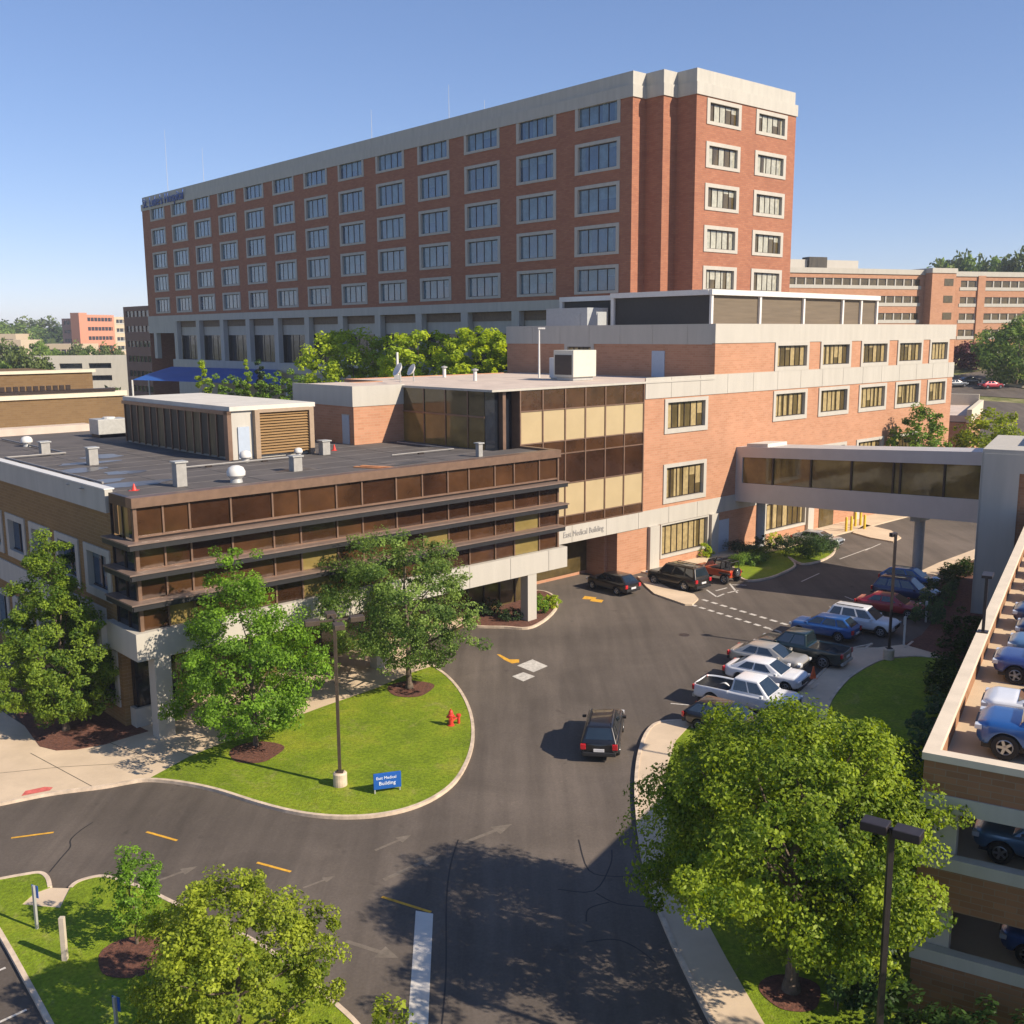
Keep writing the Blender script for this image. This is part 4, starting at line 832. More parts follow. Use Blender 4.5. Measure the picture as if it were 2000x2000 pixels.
MB().tube((0, 0, 0), (0, 0, hh), .10, .07, 8).obj('pole', whitep, t); MB().box(-.1, .55, -.12, .12, hh-.05, hh+.1).obj('lamp_head', whitep, t, bevel=.03)
for px_, py_, s, lb in ((782, 748, 1.0, 'white dish aerial on a mast at the left of the lower roof'), (808, 745, .9, 'grey dish aerial right of the white masted one'), (1021, 726, .7, 'small grey dish aerial near the light pole')):
    p = Br(px_, py_); t = thing('dish_aerial', lb, 'satellite dish', p, R(-60), 'dish aerials on the lower roof')
    MB().tube((0, 0, 0), (0, 0, 1.0*s), .05, n=6).obj('mast', steel, t); o = MB().lathe([(.05, 0), (.45*s, .12*s), (.62*s, .3*s), (.58*s, .32*s), (.05, .05)], 16).obj('dish', whitep, t, smooth=True); o.location = (0, 0, 1.0*s); o.rotation_euler = (R(60), 0, 0)
p = Br(777, 741); t = thing('roof_mast', 'white stub mast rising behind the dish aerials', 'mast', p); MB().tube((0, 0, 0), (0, 0, projh(p, 688)-p[2]), .12, .1, 8).obj('pole', whitep, t); MB().box(-.3, .3, -.3, .3, 0, .4).obj('base', steel, t)
for px_, py_, lb in ((868, 737, 'white pipe vent behind the dish aerials'), (928, 744, 'white pipe vent near the glass bay roof edge')):
    p = Br(px_, py_); t = thing('pipe_vent', lb, 'roof vent', p, 0, 'pipe vents on the lower roof'); MB().tube((0, 0, 0), (0, 0, .9), .16, n=10).obj('pipe', whitep, t); MB().lathe([(.3, .9), (.3, 1.0), (.001, 1.1)], 12).obj('cap', steel, t)

# ================================================================== VEHICLES
def car_body(L, Wd, zs, hood, wheels, wr, zb=.22, bed=None, nose=.78, tail=.82):
    hw = Wd/2; X = set(np.round(np.linspace(-L/2, L/2, 15), 3))
    for xw in wheels: X |= {round(xw+k*wr*1.12, 3) for k in (-1, -.85, -.5, 0, .5, .85, 1)}
    if bed: X |= {bed[0], bed[0]+.001, bed[1], bed[1]-.001}
    X = sorted(x for x in X if -L/2 <= x <= L/2); mb = MB(); sec = []
    for x in X:
        e = min(1, (L/2-abs(x))/.38); tap = (nose if x > 0 else tail); w = hw*(tap+(1-tap)*math.sin(e*math.pi/2)) if e < 1 else hw
        zt = hood(x); z0 = zb+(.16*(1-e) if e < 1 else 0)
        for xw in wheels:
            dx = abs(x-xw)
            if dx < wr*1.12: z0 = max(z0, wr+math.sqrt(max(0, (wr*1.12)**2-dx*dx)))
        sh = min(zs-.02*x/L*2, zt-.03); inb = bed and bed[0] < x < bed[1]
        if inb: pts = [(w*.94, z0), (w, max(z0+.02, zb+.2)), (w, max(z0+.03, sh*.72)), (w*.985, sh-.05), (w*.96, sh), (w*.86, sh), (w*.86, zs-.48), (0, zs-.48)]
        else: pts = [(w*.94, z0), (w, max(z0+.02, zb+.2)), (w, max(z0+.03, sh*.72)), (w*.975, sh-.06), (w*.90, sh), (w*.78, (sh+zt)/2+.01), (w*.4, zt), (0, zt)]
        sec.append([(x, y, z) for y, z in pts]+[(x, -y, z) for y, z in pts[-2::-1]])
    n = len(sec[0])
    for s_ in sec: mb.v += s_
    for i in range(len(sec)-1):
        for k in range(n-1):
            mb.f.append((i*n+k, i*n+k+1, (i+1)*n+k+1, (i+1)*n+k)); xm = (X[i]+X[i+1])/2
            mb.m.append(1 if (bed and bed[0] < xm < bed[1] and 5 <= k <= 8) else 0)
        mb.f.append((i*n+n-1, i*n, (i+1)*n, (i+1)*n+n-1)); mb.m.append(1)
    mb.f.append(tuple(range(n))); mb.m.append(0); mb.f.append(tuple(reversed(range(len(mb.v)-n, len(mb.v))))); mb.m.append(0)
    return mb
def frustum_face(b4, t4, i, u0, u1, v0, v1, o=.012):
    a, b_ = Vector(b4[i]), Vector(b4[(i+1) % 4]); d, c = Vector(t4[i]), Vector(t4[(i+1) % 4])
    P_ = lambda u, v: (a.lerp(b_, u)).lerp(d.lerp(c, u), v); n = (b_-a).cross(d-a).normalized()
    return [tuple(P_(u, v)+n*o) for u, v in ((u0, v0), (u1, v0), (u1, v1), (u0, v1))]
def make_car(kind, label, paint, glassf=True):
    K = dict(
        suv=dict(L=4.75, W=1.9, zs=1.02, wb=2.75, wr=.37, zt=1.72, g=((-2.28, 1.22), (-1.82, .42))),
        bigsuv=dict(L=5.3, W=2.02, zs=1.12, wb=3.1, wr=.42, zt=1.92, g=((-2.52, 1.35), (-2.22, .70))),
        sedan=dict(L=4.75, W=1.84, zs=.95, wb=2.8, wr=.34, zt=1.46, g=((-2.02, 1.30), (-1.08, .34))),
        hatch=dict(L=4.4, W=1.8, zs=.97, wb=2.65, wr=.34, zt=1.54, g=((-2.12, 1.26), (-1.42, .36))),
        pickup=dict(L=5.75, W=2.0, zs=1.16, wb=3.6, wr=.42, zt=1.90, g=((-.62, 1.60), (-.48, .86))))[kind]
    L, Wd, zs, wr, zt = K['L'], K['W'], K['zs'], K['wr'], K['zt']; xf = K['wb']/2+.12; xr = xf-K['wb']; (gr, gf), (tr_, tf) = K['g']
    def hood(x):
        if x > gf-.1: t = (x-gf+.1)/(L/2-gf+.1); return zs+.05-.02*t-.26*max(0, t-.62)**1.3*2.2
        if x < gr: t = (gr-x)/(L/2+gr+1e-6); return zs+.06-.10*max(0, t-.4)
        return zs+.02
    bed = (round(-L/2+.12, 3), round(gr-.12, 3)) if kind == 'pickup' else None
    t = thing('parked_car' if kind != 'pickup' else 'pickup_truck', label, 'car' if kind != 'pickup' else 'pickup truck')
    b = car_body(L, Wd, zs, hood, (xf, xr), wr, bed=bed, zb=.22 if kind in ('sedan', 'hatch') else .30); body = b.obj('body', [paint, trim], t, smooth=True); md = body.modifiers.new('round', 'SUBSURF'); md.levels = 1; md.render_levels = 1
    hb_, ht = Wd/2*.90, Wd/2*.66
    b4 = [(gr, -hb_, zs-.02), (gf, -hb_, zs-.02), (gf, hb_, zs-.02), (gr, hb_, zs-.02)]; t4 = [(tr_, -ht, zt-.03), (tf, -ht, zt-.03), (tf, ht, zt-.03), (tr_, ht, zt-.03)]
    c = MB(); c.v += b4+t4+[(tr_+.15, -ht*.7, zt), (tf-.12, -ht*.7, zt), (tf-.12, ht*.7, zt), (tr_+.15, ht*.7, zt)]
    for k in range(4): k2 = (k+1) % 4; c.f += [(k, k2, 4+k2, 4+k), (4+k, 4+k2, 8+k2, 8+k)]; c.m += [0, 0]
    c.f.append((8, 9, 10, 11)); c.m.append(0); c.obj('cabin', paint, t, bevel=.07, smooth=True)
    MB().quad(*frustum_face(b4, t4, 1, .06, .94, .10, .93)).obj('windshield', cglass, t)
    MB().quad(*frustum_face(b4, t4, 3, .08, .92, .22 if kind != 'sedan' else .10, .90)).obj('rear_window', cglass, t)
    nw = 2 if kind in ('pickup',) else 3
    us = {2: (.05, .5, .93), 3: (.04, .30, .64, .95)}[nw]
    if kind == 'sedan': us = (.14, .46, .84)
    for i in (0, 2):
        m_ = MB()
        for k in range(len(us)-1):
            a, c_ = us[k]+.02, us[k+1]-.02
            if i == 2: a, c_ = 1-c_, 1-a
            m_.quad(*frustum_face(b4, t4, i, a, c_, .16, .88))
        m_.obj('side_window', cglass, t)
    for x in (xf, xr):
        for s in (-1, 1):
            y = s*(Wd/2-.115); w = link('wheel', WHEEL[(round(wr, 2), 't')], t, (x, y, wr)); w.rotation_euler = (0, 0, 0 if s > 0 else math.pi); link('rim', WHEEL[(round(wr, 2), 'r')], w)
    MB().box(-L/2+.25, L/2-.25, -Wd/2+.28, Wd/2-.28, .24, zs-.5).obj('underbody', trim, t)
    zl_ = zs-.17
    for s in (-1, 1):
        MB().box(L/2-.26, L/2-.035, s*(Wd/2*.80)-.17, s*(Wd/2*.80)+.10 if s > 0 else s*(Wd/2*.80)+.17, zl_-.13, zl_+.03).obj('headlight', lampw, t, bevel=.03)
        y_ = s*(Wd/2*.82); MB().box(-L/2+.01, -L/2+.14, y_-.13, y_+.13, zl_-.16, zl_+.12).obj('tail_light', lampr, t, bevel=.03)
        MB().box(gf-.42, gf-.26, s*(Wd/2-.02) if s > 0 else s*(Wd/2+.18), s*(Wd/2+.18) if s > 0 else s*(Wd/2-.02), zs+.0, zs+.15).obj('mirror', paint, t, bevel=.03)
    MB().box(L/2-.10, L/2-.005, -Wd/2*.5, Wd/2*.5, zs-.42, zs-.2).obj('grille', trim, t, bevel=.02)
    MB().box(-L/2-.015, -L/2+.06, -.26, .26, zs-.42, zs-.28).obj('number_plate', plate, t)
    MB().box(-L/2-.02, -L/2+.15, -Wd/2*.86, Wd/2*.86, .36, .56).obj('bumper', trim if kind != 'pickup' else steel, t, bevel=.04)
    if kind in ('suv', 'bigsuv'):
        for s in (-1, 1): MB().box(tr_+.2, tf-.2, s*ht*.88-.025, s*ht*.88+.025, zt+.02, zt+.07).obj('roof_rail', trim, t)
    return t
WHEEL = {}
for r in (.34, .37, .42):
    q = MB(); prof = [(.001, -.10), (r*.62, -.10), (r*.93, -.11), (r, -.07), (r, .07), (r*.93, .11), (r*.64, .11), (r*.6, .07)]
    q.lathe(prof, 20); q.v = [(x, z, y) for x, y, z in q.v]; WHEEL[(r, 't')] = q.mesh('tyre', tyre, True)
    q = MB(); q.lathe([(r*.62, .085), (r*.55, .10), (r*.5, .07)], 20)
    for k in range(5):
        a = k*2*math.pi/5; q.quad((r*.12*math.cos(a+1.2), r*.12*math.sin(a+1.2), .095), (r*.56*math.cos(a+.18), r*.56*math.sin(a+.18), .10), (r*.56*math.cos(a-.18), r*.56*math.sin(a-.18), .10), (r*.12*math.cos(a-1.2), r*.12*math.sin(a-1.2), .095))
    q.lathe([(r*.16, .10), (.001, .11)], 10); q.v = [(x, z, y) for x, y, z in q.v]; WHEEL[(r, 'r')] = q.mesh('rim', rim, False)
TEMPL = {}
def car(kind, label, paint, pos, az, group=None, name=None, z=None):
    """first one of a kind is built, later ones are copies with their own paint"""
    pm = PAINT[paint]
    if kind not in TEMPL: o = make_car(kind, label, pm); TEMPL[kind] = o; index_kids(o)
    else:
        index_kids(o_ := TEMPL[kind]); o = copy_tree(o_)
        for ch in [c for c in bpy.data.objects if c.parent == o and c.name.split('.')[0] in ('body', 'cabin', 'mirror')]:
            ch.material_slots[0].link = 'OBJECT'; ch.material_slots[0].material = pm
    o['label'] = label
    if group: o['group'] = group
    elif 'group' in o: del o['group']
    zz = zg(pos[0], pos[1]) if z is None else z; o.location = (pos[0], pos[1], zz); o.rotation_euler = (0, 0, azrot(az))
    if z is None:
        d = (math.sin(R(az)), math.cos(R(az))); sl = (zg(pos[0]+d[0]*1.4, pos[1]+d[1]*1.4)-zg(pos[0]-d[0]*1.4, pos[1]-d[1]*1.4))/2.8
        nn = (-d[1], d[0]); s2 = (zg(pos[0]+nn[0], pos[1]+nn[1])-zg(pos[0]-nn[0], pos[1]-nn[1]))/2
        o.rotation_euler = (math.atan(s2), -math.atan(sl), azrot(az)); o.location.z += .006
    return o
def front_of(p, az, d): return (p[0]+math.sin(R(az))*d, p[1]+math.cos(R(az))*d)
# moving car and cars by the entrance
o = car('suv', 'black sport utility car driving away on the road past the big tree', 'black', front_of(at(1170, 1492), 10, 2.4), 10, name='moving_car'); o.name = 'moving_car'
car('hatch', 'black hatchback parked nose in at the clinic entrance', 'black', (7.9, 78.6), -41, 'cars by the brick building')
car('bigsuv', 'large dark brown car parked beside the white pillar', 'brown', (13.2, 79.9), -41, 'cars by the brick building')
# orange open jeep-like car
def make_jeep(label, pos, az):
    t = thing('open_top_car', label, 'off-road car', (pos[0], pos[1], zg(*pos)), azrot(az), 'cars by the brick building'); pm = PAINT['orange']
    b = MB(); b.box(-1.75, 1.0, -.75, .75, .55, 1.12); b.prism([(1.0, -.72), (1.9, -.60), (1.9, .60), (1.0, .72)], .6, 1.12); b.obj('body', pm, t, bevel=.06, smooth=True)
    for s in (-1, 1):
        MB().box(.95, 1.95, s*.83-.14, s*.83+.14, .82, .92).obj('fender', trim, t, bevel=.04); MB().box(-1.75, -.75, s*.83-.14, s*.83+.14, .84, .94).obj('fender', trim, t, bevel=.04)
        MB().tube((1.88, s*.4, .95), (1.94, s*.4, .95), .11, n=12).obj('headlight', lampw, t); MB().box(-1.8, -1.72, s*.65-.07, s*.65+.07, .8, 1.0).obj('tail_light', lampr, t)
    q = MB()
    for s in (-1, 1):
        for x in (-.75, -1.6): q.tube((x, s*.62, 1.1), (x, s*.55, 1.78), .035, n=6)
        q.tube((-1.6, s*.55, 1.78), (.55, s*.55, 1.76), .035, n=6); q.tube((.55, s*.55, 1.76), (.85, s*.62, 1.12), .035, n=6)
    for x in (-1.6, -.75, .55): q.tube((x, -.55, 1.77), (x, .55, 1.77), .035, n=6)
    q.obj('roll_cage', trim, t); MB().quad((.86, -.62, 1.14), (.86, .62, 1.14), (.6, .55, 1.72), (.6, -.55, 1.72)).obj('windshield', cglass, t)
    MB().box(-1.5, .5, -.62, .62, 1.121, 1.14).obj('interior', trim, t)
    for s in (-1, 1): MB().box(-.6, -.1, s*.33-.22, s*.33+.22, 1.14, 1.25).box(-.75, -.6, s*.33-.22, s*.33+.22, 1.14, 1.65).obj('seat', trim, t, bevel=.04)
    for x in (1.35, -1.25):
        for s in (-1, 1):
            w = link('wheel', WHEEL[(.42, 't')], t, (x, s*.80, .42), 0 if s > 0 else math.pi); link('rim', WHEEL[(.42, 'r')], w)
    w = link('spare_wheel', WHEEL[(.37, 't')], t, (-1.9, 0, .98), math.pi/2); link('rim', WHEEL[(.37, 'r')], w)
    return t
make_jeep('orange red open top off-road car with roll cage beside the green hedge', at(1402, 1133)[:2], -41)
car('sedan', 'silver sedan parked under the skybridge by the round bushes', 'silver', at(1596, 1066)[:2], 128, 'cars by the brick building')
# row of parked cars at the right
RA = 127
def rowpos(px_, py_, d=0): p = at(px_, py_); return front_of(p, RA, d)
grp = 'row of cars parked facing the garage'
car('hatch', 'small black car at the near end of the parked row, behind the maple', 'black', rowpos(1352, 1412, 2.0), RA, grp)
car('pickup', 'white pickup truck with an open dark bed at the near end of the row', 'white', rowpos(1418, 1374, 1.25), RA, grp)
car('sedan', 'white sedan between the white pickup and the champagne sedan', 'white', rowpos(1485, 1333, .35), RA, grp)
car('sedan', 'champagne sedan between the white sedan and the dark green pickup', 'champagne', rowpos(1497, 1302, .15), RA, grp)
car('pickup', 'dark green pickup truck backed into the row, tail to the pavement', 'green', rowpos(1568, 1290, -.1), RA+180, grp)
car('hatch', 'blue hatchback between the dark green pickup and the white crossover', 'blue', rowpos(1610, 1243, 0), RA+180, grp)
car('suv', 'white crossover parked beside the tall pole and the white sign post', 'white', rowpos(1683, 1232, 0), RA, grp)
car('sedan', 'dark red sedan between the white crossover and the navy car', 'red', rowpos(1738, 1198, 0), RA, grp)
car('suv', 'navy sport utility car between the dark red sedan and the blue car', 'navy', rowpos(1768, 1172, 0), RA, grp)
car('hatch', 'bright blue hatchback at the far end of the parked row', 'blue', rowpos(1775, 1146, 0), RA, grp)
# roof deck
gd = 'cars parked on the garage roof'
deck = [(4.1, 'pickup', 'blue', 1.0, 'bright blue pickup truck on the garage roof nearest the corner'), (6.9, 'sedan', 'white', .9, 'white sedan on the garage roof next to the blue pickup'), (9.7, 'hatch', 'crimson', 2.3, 'crimson car on the garage roof, only its nose in view'), (12.0, 'suv', 'mid', .8, 'dark blue sport utility car on the garage roof past the crimson car'), (14.8, 'sedan', 'steel', 1.1, 'steel blue sedan on the garage roof between two dark blue cars'), (17.4, 'hatch', 'navy', 1.2, 'dark blue hatchback on the garage roof beyond the steel blue sedan'), (20.1, 'suv', 'navy', .9, 'navy sport utility car beyond the dark blue hatchback on the garage roof'), (22.8, 'sedan', 'slate', 1.2, 'slate grey sedan after the navy car on the garage roof'), (25.5, 'hatch', 'steel', 1.0, 'steel blue hatchback after the slate grey sedan on the garage roof'), (28.3, 'sedan', 'silver', 1.0, 'silver sedan on the far part of the garage roof'), (31.2, 'suv', 'black', .9, 'black sport utility car beyond the silver sedan on the garage roof'), (34.2, 'sedan', 'white', 1.2, 'white sedan near the far end of the garage roof'), (37.2, 'hatch', 'grey', 1.2, 'grey hatchback at the far end of the garage roof')]
for u, kind, c, v, lb in deck:
    Lh = dict(pickup=2.87, sedan=2.38, hatch=2.2, suv=2.37)[kind]; car(kind, lb, c, Gp(u, v+Lh), 30-90, gd, z=6.602)
p = Gp(3.2, 3.6); car('suv', 'steel blue sport utility car inside the middle level of the garage', 'steel', p, -60, z=3.502)
p = Gp(3.4, 4.6); car('sedan', 'navy sedan in the dark bottom level of the garage', 'blue', p, -60, z=.202)
# a few cars on the far roads
for k, (px_, py_, c) in enumerate(((1893, 751, 'black'), (1865, 757, 'grey'), (1935, 760, 'red'))):
    h_ = hill(px_, py_); car('sedan', ['black sedan on the far road at the right', 'grey sedan at the left end of the far road', 'red sedan on the verge of the far road'][k], c, (h_[0], h_[1]), 80, z=h_[2]+.14)

# ================================================================== STREET FURNITURE
def lamp(label, base, H_, heads, m_=pole_b, hl=.62, arm=.75):
    t = thing('street_lamp', label, 'street lamp', base, 0)
    MB().lathe([(.33, -.4), (.33, .72), (.27, .78), (.001, .78)], 18).obj('concrete_base', kerbm, t, smooth=False)
    MB().box(-.17, .17, -.17, .17, .78, .83).box(-.07, .07, -.07, .07, .83, H_).obj('pole', m_, t)
    for a in heads:
        c, s_ = math.cos(R(a)), math.sin(R(a)); h = link('lamp_head', MB().box(arm-.05, arm+hl, -.24, .24, -.14, .10).mesh('head', m_, bevel=.03), t, (0, 0, H_), R(a)); MB().box(0, arm-.05, -.04, .04, -.05, .03).obj('arm', m_, h)
        MB().box(arm+.04, arm+hl-.08, -.18, .18, -.155, -.142).obj('lens', lampw, h)
    return t
lamp('tall bronze lamp with four square heads standing on the central lawn', at(665, 1538), 8.2, (20, 110, 200, 290))
lamp('tall thin dark lamp standing at the curved kerb beside the white crossover', at(1735, 1290), 7.9, (120,), pole_d, .2, .1)
lamp('dark lamp with twin box heads in front of the big tree at the right', (9.6, 24.3, zg(9.6, 24.3)), 8.75, (145, -35), pole_d, .62, .12)
p = Gp(14.3, .18); t = thing('garage_lamp', 'short dark lamp on the garage parapet', 'lamp', (*p, 7.65), R(60)); MB().box(-.06, .06, -.06, .06, 0, 2.3).obj('pole', pole_d, t); MB().box(-.2, .2, -.2, .2, 0, .05).obj('base_plate', pole_d, t); MB().box(-.1, .75, -.2, .2, 2.3, 2.42).obj('lamp_head', pole_d, t)
def signpost(label, base, H_, pm, w=.05, plate_=None, az=0, name='sign_post'):
    t = thing(name, label, 'sign post', base, azrot(az)); MB().box(-w, w, -w, w, -.3, H_).obj('post', pm, t)
    if plate_: MB().box(-w-.02, -w, -.16, .16, H_-.50, H_-.02).obj('sign_plate', plate_, t)
    return t
signpost('white sign post at the nose of the white crossover', at(1765, 1263), 2.0, whitep, .06, whitep, 120)
signpost('white sign post at the nose of the dark red sedan', at(1808, 1215), 1.5, whitep, .06, whitep, 120)
signpost('pale grey sign post beside the small ramp at the bottom left', at(73, 1820), 1.85, steel, .045, blues, 205)
signpost('square beige post on the grass near the bottom left ramp', at(128, 1881), 1.75, mat('beige_post', (.5, .43, .34), .7), .085)
signpost('grey sign post with small blue plate in the tree shade at the bottom', at(230, 2032), 1.5, steel, .045, blues, 205)
# fire hydrant and valve
h0 = at(881, 1421); t = thing('fire_hydrant', 'red fire hydrant standing on the lawn near the curved kerb', 'fire hydrant', (h0[0], h0[1], h0[2]+.1))
MB().lathe([(.19, 0), (.19, .06), (.13, .08), (.13, .55), (.17, .57), (.17, .62), (.13, .66), (.12, .78), (.08, .86), (.03, .88), (.03, .95), (.001, .95)], 18).obj('barrel', redp, t, smooth=True)
MB().tube((-.24, 0, .5), (.24, 0, .5), .065, n=12).obj('outlet', redp, t, smooth=True); MB().tube((0, -.22, .46), (0, 0, .46), .085, n=12).obj('pumper_outlet', redp, t, smooth=True); MB().lathe([(.19, .55), (.19, .60)], 18).obj('flange', redp, t)
h1 = at(896, 1417); t = thing('standpipe', 'short red valve pipe right beside the fire hydrant', 'valve', (h1[0], h1[1], h1[2]+.1), R(30)); MB().tube((0, 0, 0), (0, 0, .5), .08, n=12).tube((0, 0, .42), (-.42, 0, .22), .05, n=8).obj('pipe', redp, t, smooth=True); MB().lathe([(.13, .44), (.13, .54), (.001, .58)], 14).obj('cap', redp, t)
# blue sign board on the lawn
sa, sb = at(731, 1556), at(783, 1547); t = thing('blue_sign_board', 'low blue direction sign with white lettering on the lawn', 'sign', (sa[0], sa[1], sa[2]+.12), math.atan2(sb[1]-sa[1], sb[0]-sa[0]))
Ls = math.hypot(sb[0]-sa[0], sb[1]-sa[1])
MB().box(-.02, Ls+.02, -.05, .05, .22, .98).obj('panel', blues, t, bevel=.02)
for x in (.04, Ls-.04): MB().box(x-.03, x+.03, -.02, .08, -.1, .3).obj('post', steel, t)
lettering('sign_lettering', 'East Medical', .20, text_wh, t, (.10, -.056, .70), 0, ex=.004, sx=.95); lettering('sign_lettering', 'Building', .25, text_wh, t, (.22, -.056, .42), 0, ex=.004)
# yellow bollards and cone
for px_, py_, lb in ((1652, 1040, 'leftmost'), (1662, 1038, 'second from the left'), (1670, 1030, 'middle'), (1680, 1028, 'second from the right'), (1688, 1035, 'rightmost')):
    p = at(px_, py_); t = thing('bollard', 'yellow bollard beyond the skybridge, '+lb+' of the five', 'bollard', p, 0, 'yellow bollards beyond the skybridge'); MB().lathe([(.13, -.1), (.13, 1.5), (.09, 1.58), (.001, 1.6)], 12).obj('bollard_post', yelp, t, smooth=True); MB().lathe([(.16, 0), (.16, .05), (.13, .05)], 12).obj('collar', yelp, t)
p = at(1588, 1328); t = thing('traffic_cone', 'orange traffic cone beside the champagne sedan', 'cone', (p[0], p[1], p[2]+.12)); MB().lathe([(.17, .03), (.04, .7), (.001, .7)], 14).obj('cone', orangep, t, smooth=True); MB().box(-.2, .2, -.2, .2, 0, .03).obj('base', orangep, t)
# wheel stops
for px_, py_, lb in ((1775, 1262, 'low concrete wheel stop by the white sign post'), (1694, 1266, 'low concrete wheel stop between the white crossover and the tall lamp'), (1597, 1340, 'low concrete wheel stop by the traffic cone')):
    p = at(px_, py_); t = thing('wheel_stop', lb, 'wheel stop', (p[0], p[1], p[2]), azrot(RA+90), 'wheel stops in the parked row'); MB().box(-.9, .9, -.08, .08, 0, .13).obj('stop_block', kerbm, t, bevel=.02)

# ================================================================== TREES AND SHRUBS
L_mid = leafmat('leaf_green', (.06, .13, .012), (.24, .42, .04), .42); L_yel = leafmat('leaf_yellow_green', (.09, .14, .012), (.38, .45, .045), .42); L_dk = leafmat('leaf_oak', (.055, .11, .02), (.26, .37, .08), .4); L_map = leafmat('leaf_maple', (.07, .13, .010), (.33, .42, .035), .42); L_ol = leafmat('leaf_olive', (.06, .12, .015), (.26, .36, .04), .4)
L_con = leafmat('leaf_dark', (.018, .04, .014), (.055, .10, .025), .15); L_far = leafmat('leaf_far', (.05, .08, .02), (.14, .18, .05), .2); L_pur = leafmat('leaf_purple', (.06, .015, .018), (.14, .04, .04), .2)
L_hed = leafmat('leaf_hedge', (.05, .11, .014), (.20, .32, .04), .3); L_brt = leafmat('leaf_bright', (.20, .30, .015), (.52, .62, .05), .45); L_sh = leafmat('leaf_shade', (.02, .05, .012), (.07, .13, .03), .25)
def leaves(name, centres, crad, n_per, leaf, matl, rng, core=None, up=.35, flat=.75, jit=.5):
    nc = len(centres); N_ = nc*n_per; C3 = np.repeat(np.array(centres), n_per, 0); cr = np.repeat(np.array(crad), n_per)
    d = rng.normal(size=(N_, 3)); d /= np.linalg.norm(d, axis=1)[:, None]; rad = cr*rng.uniform(.35, 1, N_)**.5
    Pq = C3+d*rad[:, None]*np.array([1, 1, flat])
    out = (Pq-np.array(core if core is not None else np.mean(centres, 0))); out /= np.linalg.norm(out, axis=1)[:, None]+1e-6
    nrm = rng.normal(size=(N_, 3))*jit+out*.55+np.array([0, 0, up])+d*.3; nrm /= np.linalg.norm(nrm, axis=1)[:, None]
    t = rng.normal(size=(N_, 3)); t -= (t*nrm).sum(1)[:, None]*nrm; t /= np.linalg.norm(t, axis=1)[:, None]; b = np.cross(nrm, t)
    l = leaf*rng.uniform(.6, 1.35, N_)[:, None]
    V = np.stack([Pq-t*l*.5, Pq+b*l*.33-nrm*l*.06, Pq+t*l*.55-nrm*l*.12, Pq-b*l*.33-nrm*l*.06], 1).reshape(-1, 3)
    me = bpy.data.meshes.new(name); me.vertices.add(N_*4); me.vertices.foreach_set('co', V.ravel()); me.loops.add(N_*4); me.loops.foreach_set('vertex_index', np.arange(N_*4)); me.polygons.add(N_)
    me.polygons.foreach_set('loop_start', np.arange(0, N_*4, 4)); me.polygons.foreach_set('loop_total', np.full(N_, 4)); me.update(); me.validate()
    tn = np.clip(np.repeat(rng.uniform(.05, .85, nc), n_per)+rng.normal(0, .2, N_), 0, 1); at_ = me.attributes.new('tone', 'FLOAT', 'FACE'); at_.data.foreach_set('value', tn.astype(np.float32))
    me.materials.append(matl); return me
def crown_centres(H_, R_, prof, n, rng, z0, lean=(0, 0), lobes=.2, crs=.17, lo=.5):
    c = []; cr = []; ph = rng.uniform(0, 6, 4)
    ts = np.linspace(0, 1, 60); rs = np.interp(ts, [p[0] for p in prof], [p[1] for p in prof]); w = rs+.05; w = np.cumsum(w)/w.sum()
    nb = max(16, n//13) if n >= 200 else n; bo = []
    for k in range(nb+(int(n*.45) if nb < n else 0)):
        t = float(np.interp((k % nb+rng.random())/nb if k < nb else rng.random(), w, ts)); r = float(np.interp(t, ts, rs))*R_; th = (k*2.399963+rng.uniform(-.35, .35)) if (nb < n and k < nb) else rng.uniform(0, 2*math.pi)
        r *= 1+lobes*math.sin(3*th+ph[0]+5*t)+lobes*.7*math.sin(5*th+ph[1]-7*t)
        q = (lo+(.97-lo)*rng.random()**.6 if nb < n else lo+(1-lo)*math.sqrt(rng.random())); bo.append((r*q*math.cos(th)+lean[0]*t, r*q*math.sin(th)+lean[1]*t, z0+t*H_))
    if nb == n: return bo, [R_*crs*rng.uniform(.6, 1.25) for _ in bo]
    c = bo[nb:]; cr = [R_*crs*rng.uniform(.6, .95) for _ in c]
    for k in range(n-len(c)):
        o = bo[k % nb]; d = rng.normal(size=3); d /= np.linalg.norm(d); q = rng.uniform(.25, 1)**.6*R_*crs*1.35*rng.uniform(.7, 1.2)
        c.append((o[0]+d[0]*q, o[1]+d[1]*q, max(z0*.75, o[2]+d[2]*q*.55))); cr.append(R_*crs*rng.uniform(.38, .72))
    return c, cr
def trunk_mesh(centres, base_h, r0, rng, top, nl=14, matl=None):
    q = MB(); pts = [(0, 0, -.3)]; k = 5
    for i in range(1, k+1): pts.append((rng.normal(0, .06)*i*.5, rng.normal(0, .06)*i*.5, top*i/k))
    q.lathe([(r0*1.7, -.3), (r0*1.35, .12), (r0, .5)], 10)
    for i in range(k): q.tube(pts[i], pts[i+1], r0*(1-.17*i), r0*(1-.17*(i+1)), 9, cap=False)
    idx = rng.choice(len(centres), min(nl, len(centres)), replace=False)
    for j in idx:
        c = centres[j]; z = min(max(base_h, c[2]*.55), top); f = z/top*k; i = min(int(f), k-1); a = Vector(pts[i]).lerp(Vector(pts[i+1]), f-i); m_ = a.lerp(Vector(c), .5)+Vector((0, 0, -.15))
        rr = r0*.38*(1-.5*z/top); q.tube(a, m_, rr, rr*.65, 6, cap=False); q.tube(m_, c, rr*.65, rr*.25, 5, cap=False)
    return q
ROUND = [(0, .45), (.15, .82), (.4, 1), (.65, .88), (.85, .58), (1, .15)]
OVAL = [(0, .5), (.1, .85), (.26, 1), (.45, .84), (.65, .56), (.85, .28), (1, .05)]
